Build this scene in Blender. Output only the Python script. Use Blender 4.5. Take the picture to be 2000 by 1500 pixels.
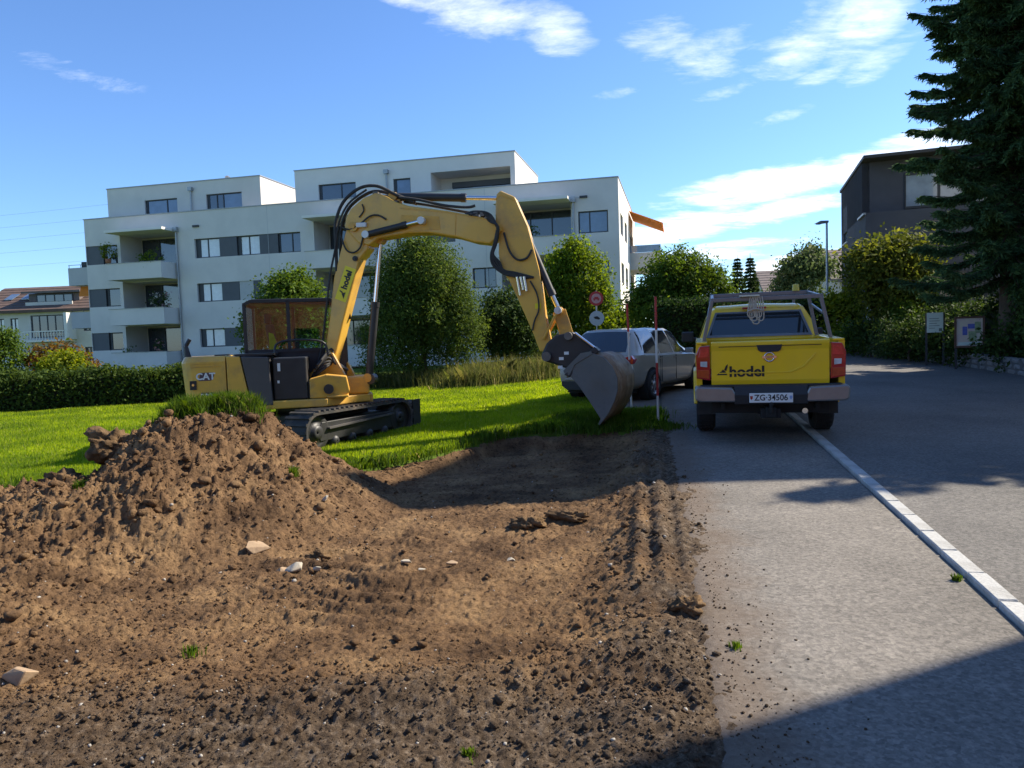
import bpy, math, random
import numpy as np
from mathutils import Vector, Matrix
for o in list(bpy.data.objects): bpy.data.objects.remove(o)
SC = bpy.context.scene
COL = SC.collection
rng = np.random.default_rng(7)
random.seed(7)
R = math.radians

# ---------------------------------------------------------------- camera
EYE = 1.6
PITCH = math.atan(90/1450.); ROLL = 0.034
cd = bpy.data.cameras.new('camera'); cam = bpy.data.objects.new('camera', cd); COL.objects.link(cam)
cd.sensor_width = 36; cd.lens = 36*1450/2000.; cd.clip_start = .05; cd.clip_end = 3000
cam.matrix_world = Matrix.Translation((0, 0, EYE)) @ Matrix.Rotation(math.pi/2-PITCH, 4, 'X') @ Matrix.Rotation(-ROLL, 4, 'Z')
SC.camera = cam

# ---------------------------------------------------------------- sky, sun, exposure
SUN_EL = R(40); SUN_AZ = math.atan2(.916, .40)        # azimuth clockwise from +Y
SX, SY, SZ = math.sin(SUN_AZ)*math.cos(SUN_EL), math.cos(SUN_AZ)*math.cos(SUN_EL), math.sin(SUN_EL)
ld = bpy.data.lights.new('sun', 'SUN'); ld.energy = 4.3; ld.angle = R(.53); ld.color = (1, .90, .74)
lo = bpy.data.objects.new('sun', ld); COL.objects.link(lo); lo.location = (30, 15, 40)
lo.rotation_euler = Vector((SX, SY, SZ)).to_track_quat('Z', 'Y').to_euler()
SC.view_settings.view_transform = 'Standard'; SC.view_settings.look = 'None'
SC.view_settings.exposure = 1.1; SC.view_settings.gamma = 1.0
SC.view_settings.use_curve_mapping = False

W = bpy.data.worlds.new('World'); SC.world = W; W.use_nodes = True
def build_world():
    nt = W.node_tree; N = nt.nodes; L = nt.links; N.clear()
    out = N.new('ShaderNodeOutputWorld'); bg = N.new('ShaderNodeBackground'); bg.inputs[1].default_value = 0.120
    L.new(bg.outputs[0], out.inputs[0])
    sky = N.new('ShaderNodeTexSky'); sky.sky_type = 'NISHITA'; sky.sun_disc = False
    sky.sun_elevation = SUN_EL; sky.sun_rotation = SUN_AZ
    sky.air_density = 1.0; sky.dust_density = .35; sky.ozone_density = 3.2; sky.altitude = 450
    tc = N.new('ShaderNodeTexCoord'); sep = N.new('ShaderNodeSeparateXYZ'); L.new(tc.outputs['Generated'], sep.inputs[0])
    def m(op, a, b=None, c=None, clamp=False):
        n = N.new('ShaderNodeMath'); n.operation = op; n.use_clamp = clamp
        for i, q in enumerate((a, b, c)):
            if q is None: continue
            if isinstance(q, (int, float)): n.inputs[i].default_value = q
            else: L.new(q, n.inputs[i])
        return n.outputs[0]
    x, y, z = sep.outputs
    az = m('ARCTAN2', x, y); el = m('ARCSINE', z)
    zz = m('ADD', m('MAXIMUM', z, 0.0), .10)
    u = m('DIVIDE', x, zz); v = m('DIVIDE', y, zz)
    cmb = N.new('ShaderNodeCombineXYZ'); L.new(u, cmb.inputs[0]); L.new(v, cmb.inputs[1])
    def noise(scale, det, rough, dist, sx=1, sy=1, rot=0):
        mp = N.new('ShaderNodeMapping'); L.new(cmb.outputs[0], mp.inputs[0]); mp.inputs['Scale'].default_value = (sx, sy, 1); mp.inputs['Rotation'].default_value = (0, 0, rot)
        n = N.new('ShaderNodeTexNoise'); n.inputs['Scale'].default_value = scale; n.inputs['Detail'].default_value = det
        n.inputs['Roughness'].default_value = rough; n.inputs['Distortion'].default_value = dist
        L.new(mp.outputs[0], n.inputs['Vector']); return n.outputs[0]
    n1 = noise(3.4, 10, .66, .4, .75, 1.2, .25)
    n2 = noise(1.05, 8, .58, .6, .5, 1.15, .2)
    fine = noise(11, 8, .68, .3, .7, 1.2, .3)
    # cloud banks: azimuth, elevation (degrees from the eye), half sizes, tilt, weight
    banks = [(20, 10.2, 10, 1.5, 4, 1.45), (28.5, 11.4, 7, 1.4, 6, 1.45), (13.5, 7.8, 7.5, 1.5, 8, 1.3), (20, 8.4, 6, 1.2, 10, 1.25), (17, 5.8, 8, 1.0, 3, 1.05), (23, 4.5, 7, 1.5, 2, 1.3), (14, 3.3, 6, .9, 0, .55),
             (-1.5, 23.2, 6.5, 2.4, -6, .98), (4, 22, 4.2, 2.4, -25, .95), (-6, 24, 4, 1.0, -4, .68), (12, 20.9, 4.2, 2.2, 5, .9), (16, 19.6, 4.8, 2.3, 10, .95), (21.5, 19.3, 5, 2.4, 15, .95), (25.5, 19.6, 4, 2.6, 25, 1.0),
             (26.5, 17.4, 3.5, 1.3, 20, .78), (16.4, 16.7, 3.2, .7, 8, .7), (22.7, 16.8, 3.5, .7, 15, .6), (19.5, 14.6, 3.5, .6, 10, .5), (9, 17.5, 3, .5, 5, .45),
             (-29.3, 17.8, 5, .9, -8, .50), (-38, 20, 3.5, .9, 0, .42),
             (60, 22, 22, 6, 8, .8), (-80, 26, 20, 5, 5, .6), (120, 30, 25, 7, 0, .7), (-150, 28, 25, 8, 0, .7)]
    tot = None
    for a, e, wa, we, tl, wt in banks:
        t = math.radians(tl); da = m('SUBTRACT', az, R(a)); de = m('SUBTRACT', el, R(e))
        p = m('DIVIDE', m('ADD', m('MULTIPLY', da, math.cos(t)), m('MULTIPLY', de, math.sin(t))), R(wa))
        q = m('DIVIDE', m('SUBTRACT', m('MULTIPLY', de, math.cos(t)), m('MULTIPLY', da, math.sin(t))), R(we))
        r2 = m('ADD', m('MULTIPLY', p, p), m('MULTIPLY', q, q))
        k = m('MULTIPLY', m('SUBTRACT', 1.0, r2, clamp=True), wt)
        tot = k if tot is None else m('MAXIMUM', tot, k)
    mix = m('ADD', m('MULTIPLY', n1, .55), m('ADD', m('MULTIPLY', n2, .35), m('MULTIPLY', fine, .22)))
    d = m('MULTIPLY', m('SUBTRACT', m('ADD', m('MULTIPLY', tot, .72), m('MULTIPLY', mix, 3.6)), 2.26), 1.35, clamp=True)
    d = m('MULTIPLY', d, m('MINIMUM', m('MULTIPLY', tot, 4.0), 1.0))
    dens = m('MULTIPLY', m('POWER', d, 1.35), m('ADD', .62, m('MULTIPLY', m('SUBTRACT', R(15), el), 2.2, clamp=True), clamp=True))
    mx = N.new('ShaderNodeMix'); mx.data_type = 'RGBA'; L.new(dens, mx.inputs[0])
    tint = N.new('ShaderNodeMix'); tint.data_type = 'RGBA'; tint.blend_type = 'MULTIPLY'; tint.inputs[0].default_value = 1
    L.new(sky.outputs[0], tint.inputs[6]); tint.inputs[7].default_value = (.555, .70, .885, 1)
    L.new(tint.outputs[2], mx.inputs[6]); mx.inputs[7].default_value = (6.9, 7.0, 7.2, 1)
    L.new(mx.outputs[2], bg.inputs[0])
build_world()

# ---------------------------------------------------------------- materials
MATS = {}
def mat(name, col, rough=.6, metal=0., var=.12, scale=6., bump=0., bscale=40., spec=.5, coat=0., col2=None, detail=5, coord='Object', dirt=None, dscale=1.5):
    if name in MATS: return MATS[name]
    M = bpy.data.materials.new(name); M.use_nodes = True; nt = M.node_tree; N = nt.nodes; L = nt.links
    b = N['Principled BSDF']; b.inputs['Roughness'].default_value = rough; b.inputs['Metallic'].default_value = metal
    b.inputs['Specular IOR Level'].default_value = spec
    if coat: b.inputs['Coat Weight'].default_value = coat; b.inputs['Coat Roughness'].default_value = .06
    tc = N.new('ShaderNodeTexCoord')
    no = N.new('ShaderNodeTexNoise'); no.inputs['Scale'].default_value = scale; no.inputs['Detail'].default_value = detail; no.inputs['Roughness'].default_value = .6
    L.new(tc.outputs[coord], no.inputs['Vector'])
    rp = N.new('ShaderNodeValToRGB'); rp.color_ramp.elements[0].position = .3; rp.color_ramp.elements[1].position = .7
    c = np.array(col); c2 = np.array(col2) if col2 is not None else c*(1+var)
    c1 = c*(1-var) if col2 is None else c
    rp.color_ramp.elements[0].color = (*c1, 1); rp.color_ramp.elements[1].color = (*np.minimum(c2, 1), 1)
    L.new(no.outputs[0], rp.inputs[0]); src = rp.outputs[0]
    if dirt is not None:
        n2 = N.new('ShaderNodeTexNoise'); n2.inputs['Scale'].default_value = dscale; n2.inputs['Detail'].default_value = 8; n2.inputs['Roughness'].default_value = .65
        L.new(tc.outputs[coord], n2.inputs['Vector'])
        r2 = N.new('ShaderNodeValToRGB'); r2.color_ramp.elements[0].position = .48; r2.color_ramp.elements[1].position = .72
        r2.color_ramp.elements[0].color = (0, 0, 0, 1); r2.color_ramp.elements[1].color = (.75, .75, .75, 1); L.new(n2.outputs[0], r2.inputs[0])
        mx = N.new('ShaderNodeMix'); mx.data_type = 'RGBA'; L.new(r2.outputs[0], mx.inputs[0]); L.new(src, mx.inputs[6]); mx.inputs[7].default_value = (*dirt, 1); src = mx.outputs[2]
    L.new(src, b.inputs['Base Color'])
    if bump:
        nb = N.new('ShaderNodeTexNoise'); nb.inputs['Scale'].default_value = bscale; nb.inputs['Detail'].default_value = 6
        L.new(tc.outputs[coord], nb.inputs['Vector']); bp = N.new('ShaderNodeBump'); bp.inputs['Strength'].default_value = bump; bp.inputs['Distance'].default_value = .02
        L.new(nb.outputs[0], bp.inputs['Height']); L.new(bp.outputs[0], b.inputs['Normal'])
    MATS[name] = M; return M
def leafmat(name, c1, c2, trans=.4, rough=.5, c3=None, patch=1.6, amt=.35):
    if name in MATS: return MATS[name]
    M = bpy.data.materials.new(name); M.use_nodes = True; nt = M.node_tree; N = nt.nodes; L = nt.links
    N.remove(N['Principled BSDF']); out = N['Material Output']
    ge = N.new('ShaderNodeNewGeometry'); rp = N.new('ShaderNodeValToRGB')
    rp.color_ramp.elements[0].color = (*c1, 1); rp.color_ramp.elements[1].color = (*c2, 1)
    if c3 is not None: e = rp.color_ramp.elements.new(.93); e.color = (*c2, 1); rp.color_ramp.elements[2].color = (*c3, 1)
    L.new(ge.outputs['Random Per Island'], rp.inputs[0])
    d = N.new('ShaderNodeBsdfPrincipled'); d.inputs['Roughness'].default_value = .7; d.inputs['Specular IOR Level'].default_value = .12
    t = N.new('ShaderNodeBsdfTranslucent'); mx = N.new('ShaderNodeMixShader'); mx.inputs[0].default_value = trans
    hs = N.new('ShaderNodeHueSaturation'); hs.inputs['Hue'].default_value = .485; hs.inputs['Saturation'].default_value = 1.1; hs.inputs['Value'].default_value = 1.5
    tc = N.new('ShaderNodeTexCoord'); no = N.new('ShaderNodeTexNoise'); no.inputs['Scale'].default_value = patch; no.inputs['Detail'].default_value = 4; L.new(tc.outputs['Object'], no.inputs['Vector'])
    pr = N.new('ShaderNodeValToRGB'); pr.color_ramp.elements[0].position = .35; pr.color_ramp.elements[1].position = .65; pr.color_ramp.elements[0].color = (1-amt, 1-amt*.8, 1-amt*.6, 1); pr.color_ramp.elements[1].color = (1+amt*.45, 1+amt*.35, 1+amt*.1, 1); L.new(no.outputs[0], pr.inputs[0])
    ml = N.new('ShaderNodeMix'); ml.data_type = 'RGBA'; ml.blend_type = 'MULTIPLY'; ml.inputs[0].default_value = 1; L.new(rp.outputs[0], ml.inputs[6]); L.new(pr.outputs[0], ml.inputs[7])
    L.new(ml.outputs[2], d.inputs['Base Color']); L.new(ml.outputs[2], hs.inputs['Color']); L.new(hs.outputs[0], t.inputs['Color'])
    L.new(d.outputs[0], mx.inputs[1]); L.new(t.outputs[0], mx.inputs[2]); L.new(mx.outputs[0], out.inputs[0])
    MATS[name] = M; return M
def glassmat(name, tint=(.02, .025, .03), rough=.04, clear=False):
    if name in MATS: return MATS[name]
    M = mat(name, tint, rough=rough, var=.25, scale=1.3, spec=.9, coat=.6)
    if clear:
        nt = M.node_tree; N = nt.nodes; L = nt.links; out = N['Material Output']; N.remove(N['Principled BSDF'])
        tr = N.new('ShaderNodeBsdfTransparent'); tr.inputs[0].default_value = (*tint, 1); gl = N.new('ShaderNodeBsdfGlossy'); gl.inputs['Roughness'].default_value = rough
        fr = N.new('ShaderNodeFresnel'); fr.inputs[0].default_value = 1.6; mx = N.new('ShaderNodeMixShader')
        L.new(fr.outputs[0], mx.inputs[0]); L.new(tr.outputs[0], mx.inputs[1]); L.new(gl.outputs[0], mx.inputs[2]); L.new(mx.outputs[0], out.inputs[0])
    return M

# ---------------------------------------------------------------- mesh helpers
def raw(name, V, Fc, m=None, parent=None, smooth=None, loc=None):
    me = bpy.data.meshes.new(name)
    me.from_pydata([tuple(map(float, q)) for q in V], [], [tuple(q) for q in Fc]); me.update()
    if smooth is True: me.polygons.foreach_set('use_smooth', [True]*len(me.polygons))
    elif smooth is not None and smooth is not False: me.polygons.foreach_set('use_smooth', list(smooth))
    return link(name, me, m, parent, loc)
def link(name, me, m=None, parent=None, loc=None):
    o = bpy.data.objects.new(name, me); COL.objects.link(o)
    if m is not None and me is not None and len(me.materials) == 0: me.materials.append(m)
    if parent is not None: o.parent = parent
    if loc is not None: o.location = loc
    return o
def npmesh(name, V, polysize, m, parent=None, smooth=False, loc=None):
    """V: (N*polysize,3) array of separate polygons"""
    V = np.ascontiguousarray(V, dtype=np.float32); n = len(V)//polysize
    me = bpy.data.meshes.new(name); me.vertices.add(len(V)); me.vertices.foreach_set('co', V.ravel())
    me.loops.add(len(V)); me.loops.foreach_set('vertex_index', np.arange(len(V), dtype=np.int32))
    me.polygons.add(n); me.polygons.foreach_set('loop_start', np.arange(0, len(V), polysize, dtype=np.int32))
    me.update(calc_edges=True); me.validate()
    return link(name, me, m, parent, loc)
def npgrid(name, P, m, parent=None, smooth=True, loc=None, keep=None):
    """P: (a,b,3) grid"""
    a, b = P.shape[:2]; idx = np.arange(a*b).reshape(a, b)
    q = np.stack([idx[:-1, :-1], idx[:-1, 1:], idx[1:, 1:], idx[1:, :-1]], -1).reshape(-1, 4)
    if keep is not None: q = q[keep.ravel()]
    me = bpy.data.meshes.new(name); me.vertices.add(a*b); me.vertices.foreach_set('co', np.ascontiguousarray(P, dtype=np.float32).ravel())
    me.loops.add(len(q)*4); me.loops.foreach_set('vertex_index', q.ravel().astype(np.int32))
    me.polygons.add(len(q)); me.polygons.foreach_set('loop_start', np.arange(0, len(q)*4, 4, dtype=np.int32))
    if smooth: me.polygons.foreach_set('use_smooth', np.ones(len(q), dtype=bool))
    me.update(calc_edges=True)
    return link(name, me, m, parent, loc)
def tag(o, label=None, cat=None, group=None, kind=None):
    if label: o['label'] = label
    if cat: o['category'] = cat
    if group: o['group'] = group
    if kind: o['kind'] = kind
    return o
def empty(name, loc=(0, 0, 0), rz=0):
    o = bpy.data.objects.new(name, None); COL.objects.link(o); o.location = loc; o.rotation_euler = (0, 0, rz); o.empty_display_size = .2; return o
def copy_tree(o, parent=None):
    c = o.copy(); COL.objects.link(c); c.parent = parent
    for ch in list(o.children): copy_tree(ch, c)
    return c
class MB:
    def __init__(s, T=None): s.v = []; s.f = []; s.sm = []; s.T = T
    def add(s, vs, fs, sm=False):
        k = len(s.v); s.v += [tuple(s.T(q)) if s.T else tuple(q) for q in vs]; s.f += [tuple(i+k for i in q) for q in fs]; s.sm += [sm]*len(fs); return s
    def box(s, x0, x1, y0, y1, z0, z1):
        vs = [(x, y, z) for x in (x0, x1) for y in (y0, y1) for z in (z0, z1)]
        return s.add(vs, [(0, 1, 3, 2), (4, 6, 7, 5), (0, 4, 5, 1), (2, 3, 7, 6), (0, 2, 6, 4), (1, 5, 7, 3)])
    def obox(s, c, ax, ay, az):
        c, ax, ay, az = map(np.array, (c, ax, ay, az)); vs = [c+i*ax+j*ay+k*az for i in (-1, 1) for j in (-1, 1) for k in (-1, 1)]
        return s.add(vs, [(0, 1, 3, 2), (4, 6, 7, 5), (0, 4, 5, 1), (2, 3, 7, 6), (0, 2, 6, 4), (1, 5, 7, 3)])
    def bar(s, p, q, w, h=None, up=(0, 0, 1)):
        p, q = np.array(p, float), np.array(q, float); d = q-p; l = np.linalg.norm(d); d /= l; h = h or w
        a = np.cross(d, up); a = a/np.linalg.norm(a) if np.linalg.norm(a) > 1e-4 else np.array([1., 0, 0]); b = np.cross(a, d)
        return s.obox((p+q)/2, a*w/2, d*l/2, b*h/2)
    def prism(s, pts, a, b, f):
        n = len(pts); vs = [f(q[0], q[1], a) for q in pts]+[f(q[0], q[1], b) for q in pts]
        return s.add(vs, [tuple(range(n)), tuple(range(2*n-1, n-1, -1))]+[(i, i+n, (i+1) % n+n, (i+1) % n) for i in range(n)])
    def cyl(s, p, q, r0, r1=None, n=12, cap=True, sm=True):
        p, q = np.array(p, float), np.array(q, float); d = q-p; d = d/np.linalg.norm(d); r1 = r0 if r1 is None else r1
        a = np.cross(d, (0, 0, 1.)); a = a/np.linalg.norm(a) if np.linalg.norm(a) > 1e-4 else np.array([1., 0, 0]); b = np.cross(d, a)
        vs = []; 
        for c, r in ((p, r0), (q, r1)):
            for i in range(n): t = 2*math.pi*i/n; vs.append(c+a*math.cos(t)*r+b*math.sin(t)*r)
        s.add(vs, [(i, (i+1) % n, (i+1) % n+n, i+n) for i in range(n)], sm)
        if cap: s.add(vs, [tuple(range(n-1, -1, -1)), tuple(range(n, 2*n))])
        return s
    def tube(s, pts, r, n=7, r1=None):
        P = [np.array(q, float) for q in pts]; m_ = len(P); vs = []; prev = None
        for i, c in enumerate(P):
            d = P[min(i+1, m_-1)]-P[max(i-1, 0)]; d = d/(np.linalg.norm(d)+1e-9)
            a = np.cross(d, (0, 0, 1.)) if prev is None else prev-d*np.dot(prev, d)
            if np.linalg.norm(a) < 1e-3: a = np.cross(d, (0, 1., 0))
            a /= np.linalg.norm(a); prev = a; b = np.cross(d, a); rr = r if r1 is None else r+(r1-r)*i/(m_-1)
            for k in range(n): t = 2*math.pi*k/n; vs.append(c+(a*math.cos(t)+b*math.sin(t))*rr)
        fs = [(i*n+k, i*n+(k+1) % n, (i+1)*n+(k+1) % n, (i+1)*n+k) for i in range(m_-1) for k in range(n)]
        s.add(vs, fs, True); s.add(vs, [tuple(range(n-1, -1, -1)), tuple(range((m_-1)*n, m_*n))]); return s
    def lathe(s, prof, c, ax, n=24, sm=True):
        """prof: (radius, offset along axis)"""
        ax = np.array(ax, float); ax /= np.linalg.norm(ax); c = np.array(c, float)
        a = np.cross(ax, (0, 0, 1.)); a = a/np.linalg.norm(a) if np.linalg.norm(a) > 1e-4 else np.array([1., 0, 0]); b = np.cross(ax, a); vs = []
        for r, o in prof:
            for k in range(n): t = 2*math.pi*k/n; vs.append(c+ax*o+(a*math.cos(t)+b*math.sin(t))*max(r, 1e-4))
        m_ = len(prof); return s.add(vs, [(i*n+k, i*n+(k+1) % n, (i+1)*n+(k+1) % n, (i+1)*n+k) for i in range(m_-1) for k in range(n)], sm)
    def quad(s, a, b, c, d): return s.add([a, b, c, d], [(0, 1, 2, 3)])
    def build(s, name, m, parent=None, bevel=0, seg=2, loc=None, normals=True):
        o = raw(name, s.v, s.f, m, parent, s.sm, loc)
        if normals:
            import bmesh
            bm = bmesh.new(); bm.from_mesh(o.data); bmesh.ops.recalc_face_normals(bm, faces=bm.faces); bm.to_mesh(o.data); bm.free()
        if bevel:
            mo = o.modifiers.new('bevel', 'BEVEL'); mo.width = bevel; mo.segments = seg; mo.limit_method = 'ANGLE'; mo.angle_limit = R(35)
        return o
def spline(pts, k=6):
    P = np.array(pts, float); out = []
    for i in range(len(P)-1):
        a = P[max(i-1, 0)]; b = P[i]; c = P[i+1]; d = P[min(i+2, len(P)-1)]
        for j in range(k):
            t = j/k; out.append(.5*((2*b)+(-a+c)*t+(2*a-5*b+4*c-d)*t*t+(-a+3*b-3*c+d)*t**3))
    out.append(P[-1]); return out
def text(name, body, size, m, parent, M4, extrude=.0015, bold=0., sx=1.):
    cu = bpy.data.curves.new(name, 'FONT'); cu.body = body; cu.size = size; cu.extrude = extrude; cu.align_x = 'CENTER'; cu.align_y = 'CENTER'; cu.offset = bold; cu.resolution_u = 4
    t = bpy.data.objects.new('tmp_text', cu); COL.objects.link(t)
    dg = bpy.context.evaluated_depsgraph_get(); me = bpy.data.meshes.new_from_object(t.evaluated_get(dg)); bpy.data.objects.remove(t)
    me.transform(M4 @ Matrix.Diagonal((sx, 1, 1, 1))); o = link(name, me, m, parent); me.materials.clear(); me.materials.append(m); return o
def frame(o, ex, ey, ez):
    return Matrix(((ex[0], ey[0], ez[0], o[0]), (ex[1], ey[1], ez[1], o[1]), (ex[2], ey[2], ez[2], o[2]), (0, 0, 0, 1)))

# value-noise fbm for real relief
def vnoise(x, y, seed):
    r = np.random.default_rng(seed); T = r.random((256, 256))
    xi = np.floor(x).astype(int); yi = np.floor(y).astype(int); fx = x-xi; fy = y-yi
    fx = fx*fx*fx*(fx*(fx*6-15)+10); fy = fy*fy*fy*(fy*(fy*6-15)+10)
    a = T[xi % 256, yi % 256]; b = T[(xi+1) % 256, yi % 256]; c = T[xi % 256, (yi+1) % 256]; d = T[(xi+1) % 256, (yi+1) % 256]
    return (a*(1-fx)+b*fx)*(1-fy)+(c*(1-fx)+d*fx)*fy-.5
def fbm(x, y, scale, octs, seed, gain=.5):
    t = 0; amp = 1
    for i in range(octs):
        t = t+amp*vnoise(x*scale+i*17.3, y*scale+i*9.1, seed+i); scale *= 2.03; amp *= gain
    return t
def sstep(a, b, x): t = np.clip((x-a)/(b-a), 0, 1); return t*t*(3-2*t)
def g(x, y):
    """the lie of the land: rising gently up the road"""
    s = sstep(-4, 2.5, np.asarray(x, float)); ye = np.minimum(np.asarray(y, float), 28)
    return ye*(.003+.0125*s)
def gz(x, y): return float(g(x, y))
# ================================================================= GROUND
def kerb_x(y): return 1.66+.235*y
def edge_x(y): return .38+.187*y
FAR = np.array([(-9., 7.6), (-5., 8.6), (-2.6, 8.9), (-1.9, 8.95), (-1.0, 10.0), (-.3, 11.1), (.5, 11.35), (1.2, 11.1), (2.6, 10.9)])
def far_y(x): return np.interp(x, FAR[:, 0], FAR[:, 1])
def soil_z(X, Y, detail=True):
    """spoil heap, berm, stripped floor and crumbling edges"""
    X = np.asarray(X, float); Y = np.asarray(Y, float)
    base = g(X, Y)
    wob = fbm(X, Y, .9, 3, 11)
    fe = far_y(X)-.12+wob*.25
    inside = sstep(0, .28, fe-Y)
    ex = edge_x(Y)
    floor = sstep(.50, 1.05, (ex-X)+wob*.45)*sstep(3.0, 3.9, Y+wob*.7)*sstep(-3.4, -2.2, X)
    z = base-.03-(.08+.09*sstep(6.5, 10, Y))*floor*inside
    # spoil heap with a broad top and a long foot towards the camera
    dx = X+3.2; dy = Y-7.85
    rr = np.sqrt((dx/np.where(dx > 0, 1.72, 1.25))**2+(dy/np.where(dy > 0, .85, 2.35))**2)
    m1 = .98*np.clip(1-np.clip(rr-.28, 0, 9)/.95, 0, 1)**1.15
    # berm running off to the left
    cy = 6.75+.12*(X+5)
    dy2 = Y-cy
    m2 = (.50+.10*np.sin(X*1.7))*np.exp(-np.abs(dy2/np.where(dy2 > 0, .5, 1.75))**1.7)*sstep(-2.3, -3.6, X)
    m2b = .26*np.exp(-((X+5.6)/3.0)**2-((Y-4.0)/1.7)**2)
    # ridge of loose black soil across the near end of the stripped floor
    yr = 3.35+.1*np.sin(X*2.1); m3 = .07*np.exp(-((Y-yr)/.22)**2)*sstep(-2.6, -1.2, X)*sstep(.1, .5, ex-X)
    # low heaps and bucket marks on the floor
    m4 = .045*np.exp(-((X-.3)/1.6)**2-((Y-6.7)/.35)**2)+.05*np.exp(-((X+.9)/.8)**2-((Y-5.1)/.2)**2)
    # crawler marks beside the asphalt
    tr = .022*np.sin((X-ex)*34)*sstep(.62, .5, ex-X)*sstep(.12, .22, ex-X)*sstep(4.2, 5, Y)*sstep(9.6, 8.8, Y)
    tr = tr+.02*np.sin(Y*13+X*2)*sstep(.9, .5, ex-X)*sstep(.25, .4, ex-X)
    z = z+np.maximum(np.maximum(m1, m2), m2b)+(m3+m4+tr)*(1-.6*np.clip(m1*3, 0, 1))
    rough = np.clip(.22+1.25*np.maximum(m1, np.maximum(m2, m2b))+2.5*(m3+m4)+.30*(1-floor), .27, 1.0)
    n = .105*fbm(X, Y, 1.5, 3, 21)*rough
    if detail:
        b1 = fbm(X, Y, 5.6, 4, 31, .6); n = n+(.085+.05*np.clip(np.maximum(m1, m2)*2, 0, 1))*np.where(Y < 4.3, .38, 1)*np.sign(b1)*np.abs(b1)**1.2*rough
        b2 = fbm(X, Y, 13., 4, 41, .62); n = n+.042*np.sign(b2)*np.abs(b2)**.85*rough
        n = n+.030*fbm(X, Y, 36., 3, 51, .65)*(.5+.5*rough)*np.where(Y < 4.3, 1.25, 1)
        # tooth scratches left by the bucket on the floor
        n = n+.020*np.sin(Y*21+X*1.5+fbm(X, Y, 1.2, 2, 61)*7)*floor*sstep(-.1, .1, fbm(X, Y, .8, 2, 63))
    n = n*(1-.48*sstep(4.7, 3.3, Y)*sstep(-3.2, -2.0, X))
    sh = sstep(.80, .45, ex-X)              # loose shoulder beside the asphalt, thinning out over it
    z = z+n*(1-.72*sh)+sh*.047-.16*np.clip(X-ex+.24, 0, 9)+sh*(.032*fbm(X, Y, 4., 3, 81)+.022*fbm(X, Y, 19, 3, 83))
    # outside the excavation the soil dives under the turf
    fade = sstep(.0, -.30, far_y(X)-Y)*(1-np.clip(np.maximum(m1, m2)*6, 0, 1))
    return z-.10*fade-.012

def on_soil(X, Y):
    return (Y < far_y(X)-.05) & (X < edge_x(Y))
# the wide sheet of land
xs = np.concatenate([[-400, -200, -110, -70, -48], np.arange(-36, -10, 1.2), np.arange(-9.6, 3.2, .09), np.arange(3.4, 20, 1.0), [22, 26, 32, 42, 60, 90, 150, 250, 400]])
ys = np.concatenate([[-300, -120, -50, -20, -8, -3, -1], np.arange(0, 6, .3), np.arange(6, 13, .09), np.arange(13.2, 32, 1.0), [34, 38, 44, 52, 62, 80, 110, 160, 240, 400, 700]])
GX, GY = np.meshgrid(xs, ys)
GZ = g(GX, GY)-.012+.02*fbm(GX, GY, .7, 2, 5)*(np.abs(GX) < 30)*(GY > 0)*(GX < edge_x(GY)-.3)
hole = (GY < far_y(GX)-.10) & (GX < edge_x(GY)+.4) & (GX > -9) & (GY > -.5)
GZ = np.where(hole, GZ-.75, GZ); GZ = np.where((GX > edge_x(GY)-.35) & (GY < 60), GZ-.06, GZ)
turf = mat('turf', (.06, .10, .012), .95, var=.4, scale=1.5, bump=.4, bscale=30, col2=(.11, .16, .022), spec=.1)
gr = npgrid('ground', np.stack([GX, GY, GZ], -1), turf); tag(gr, kind='structure')

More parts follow.
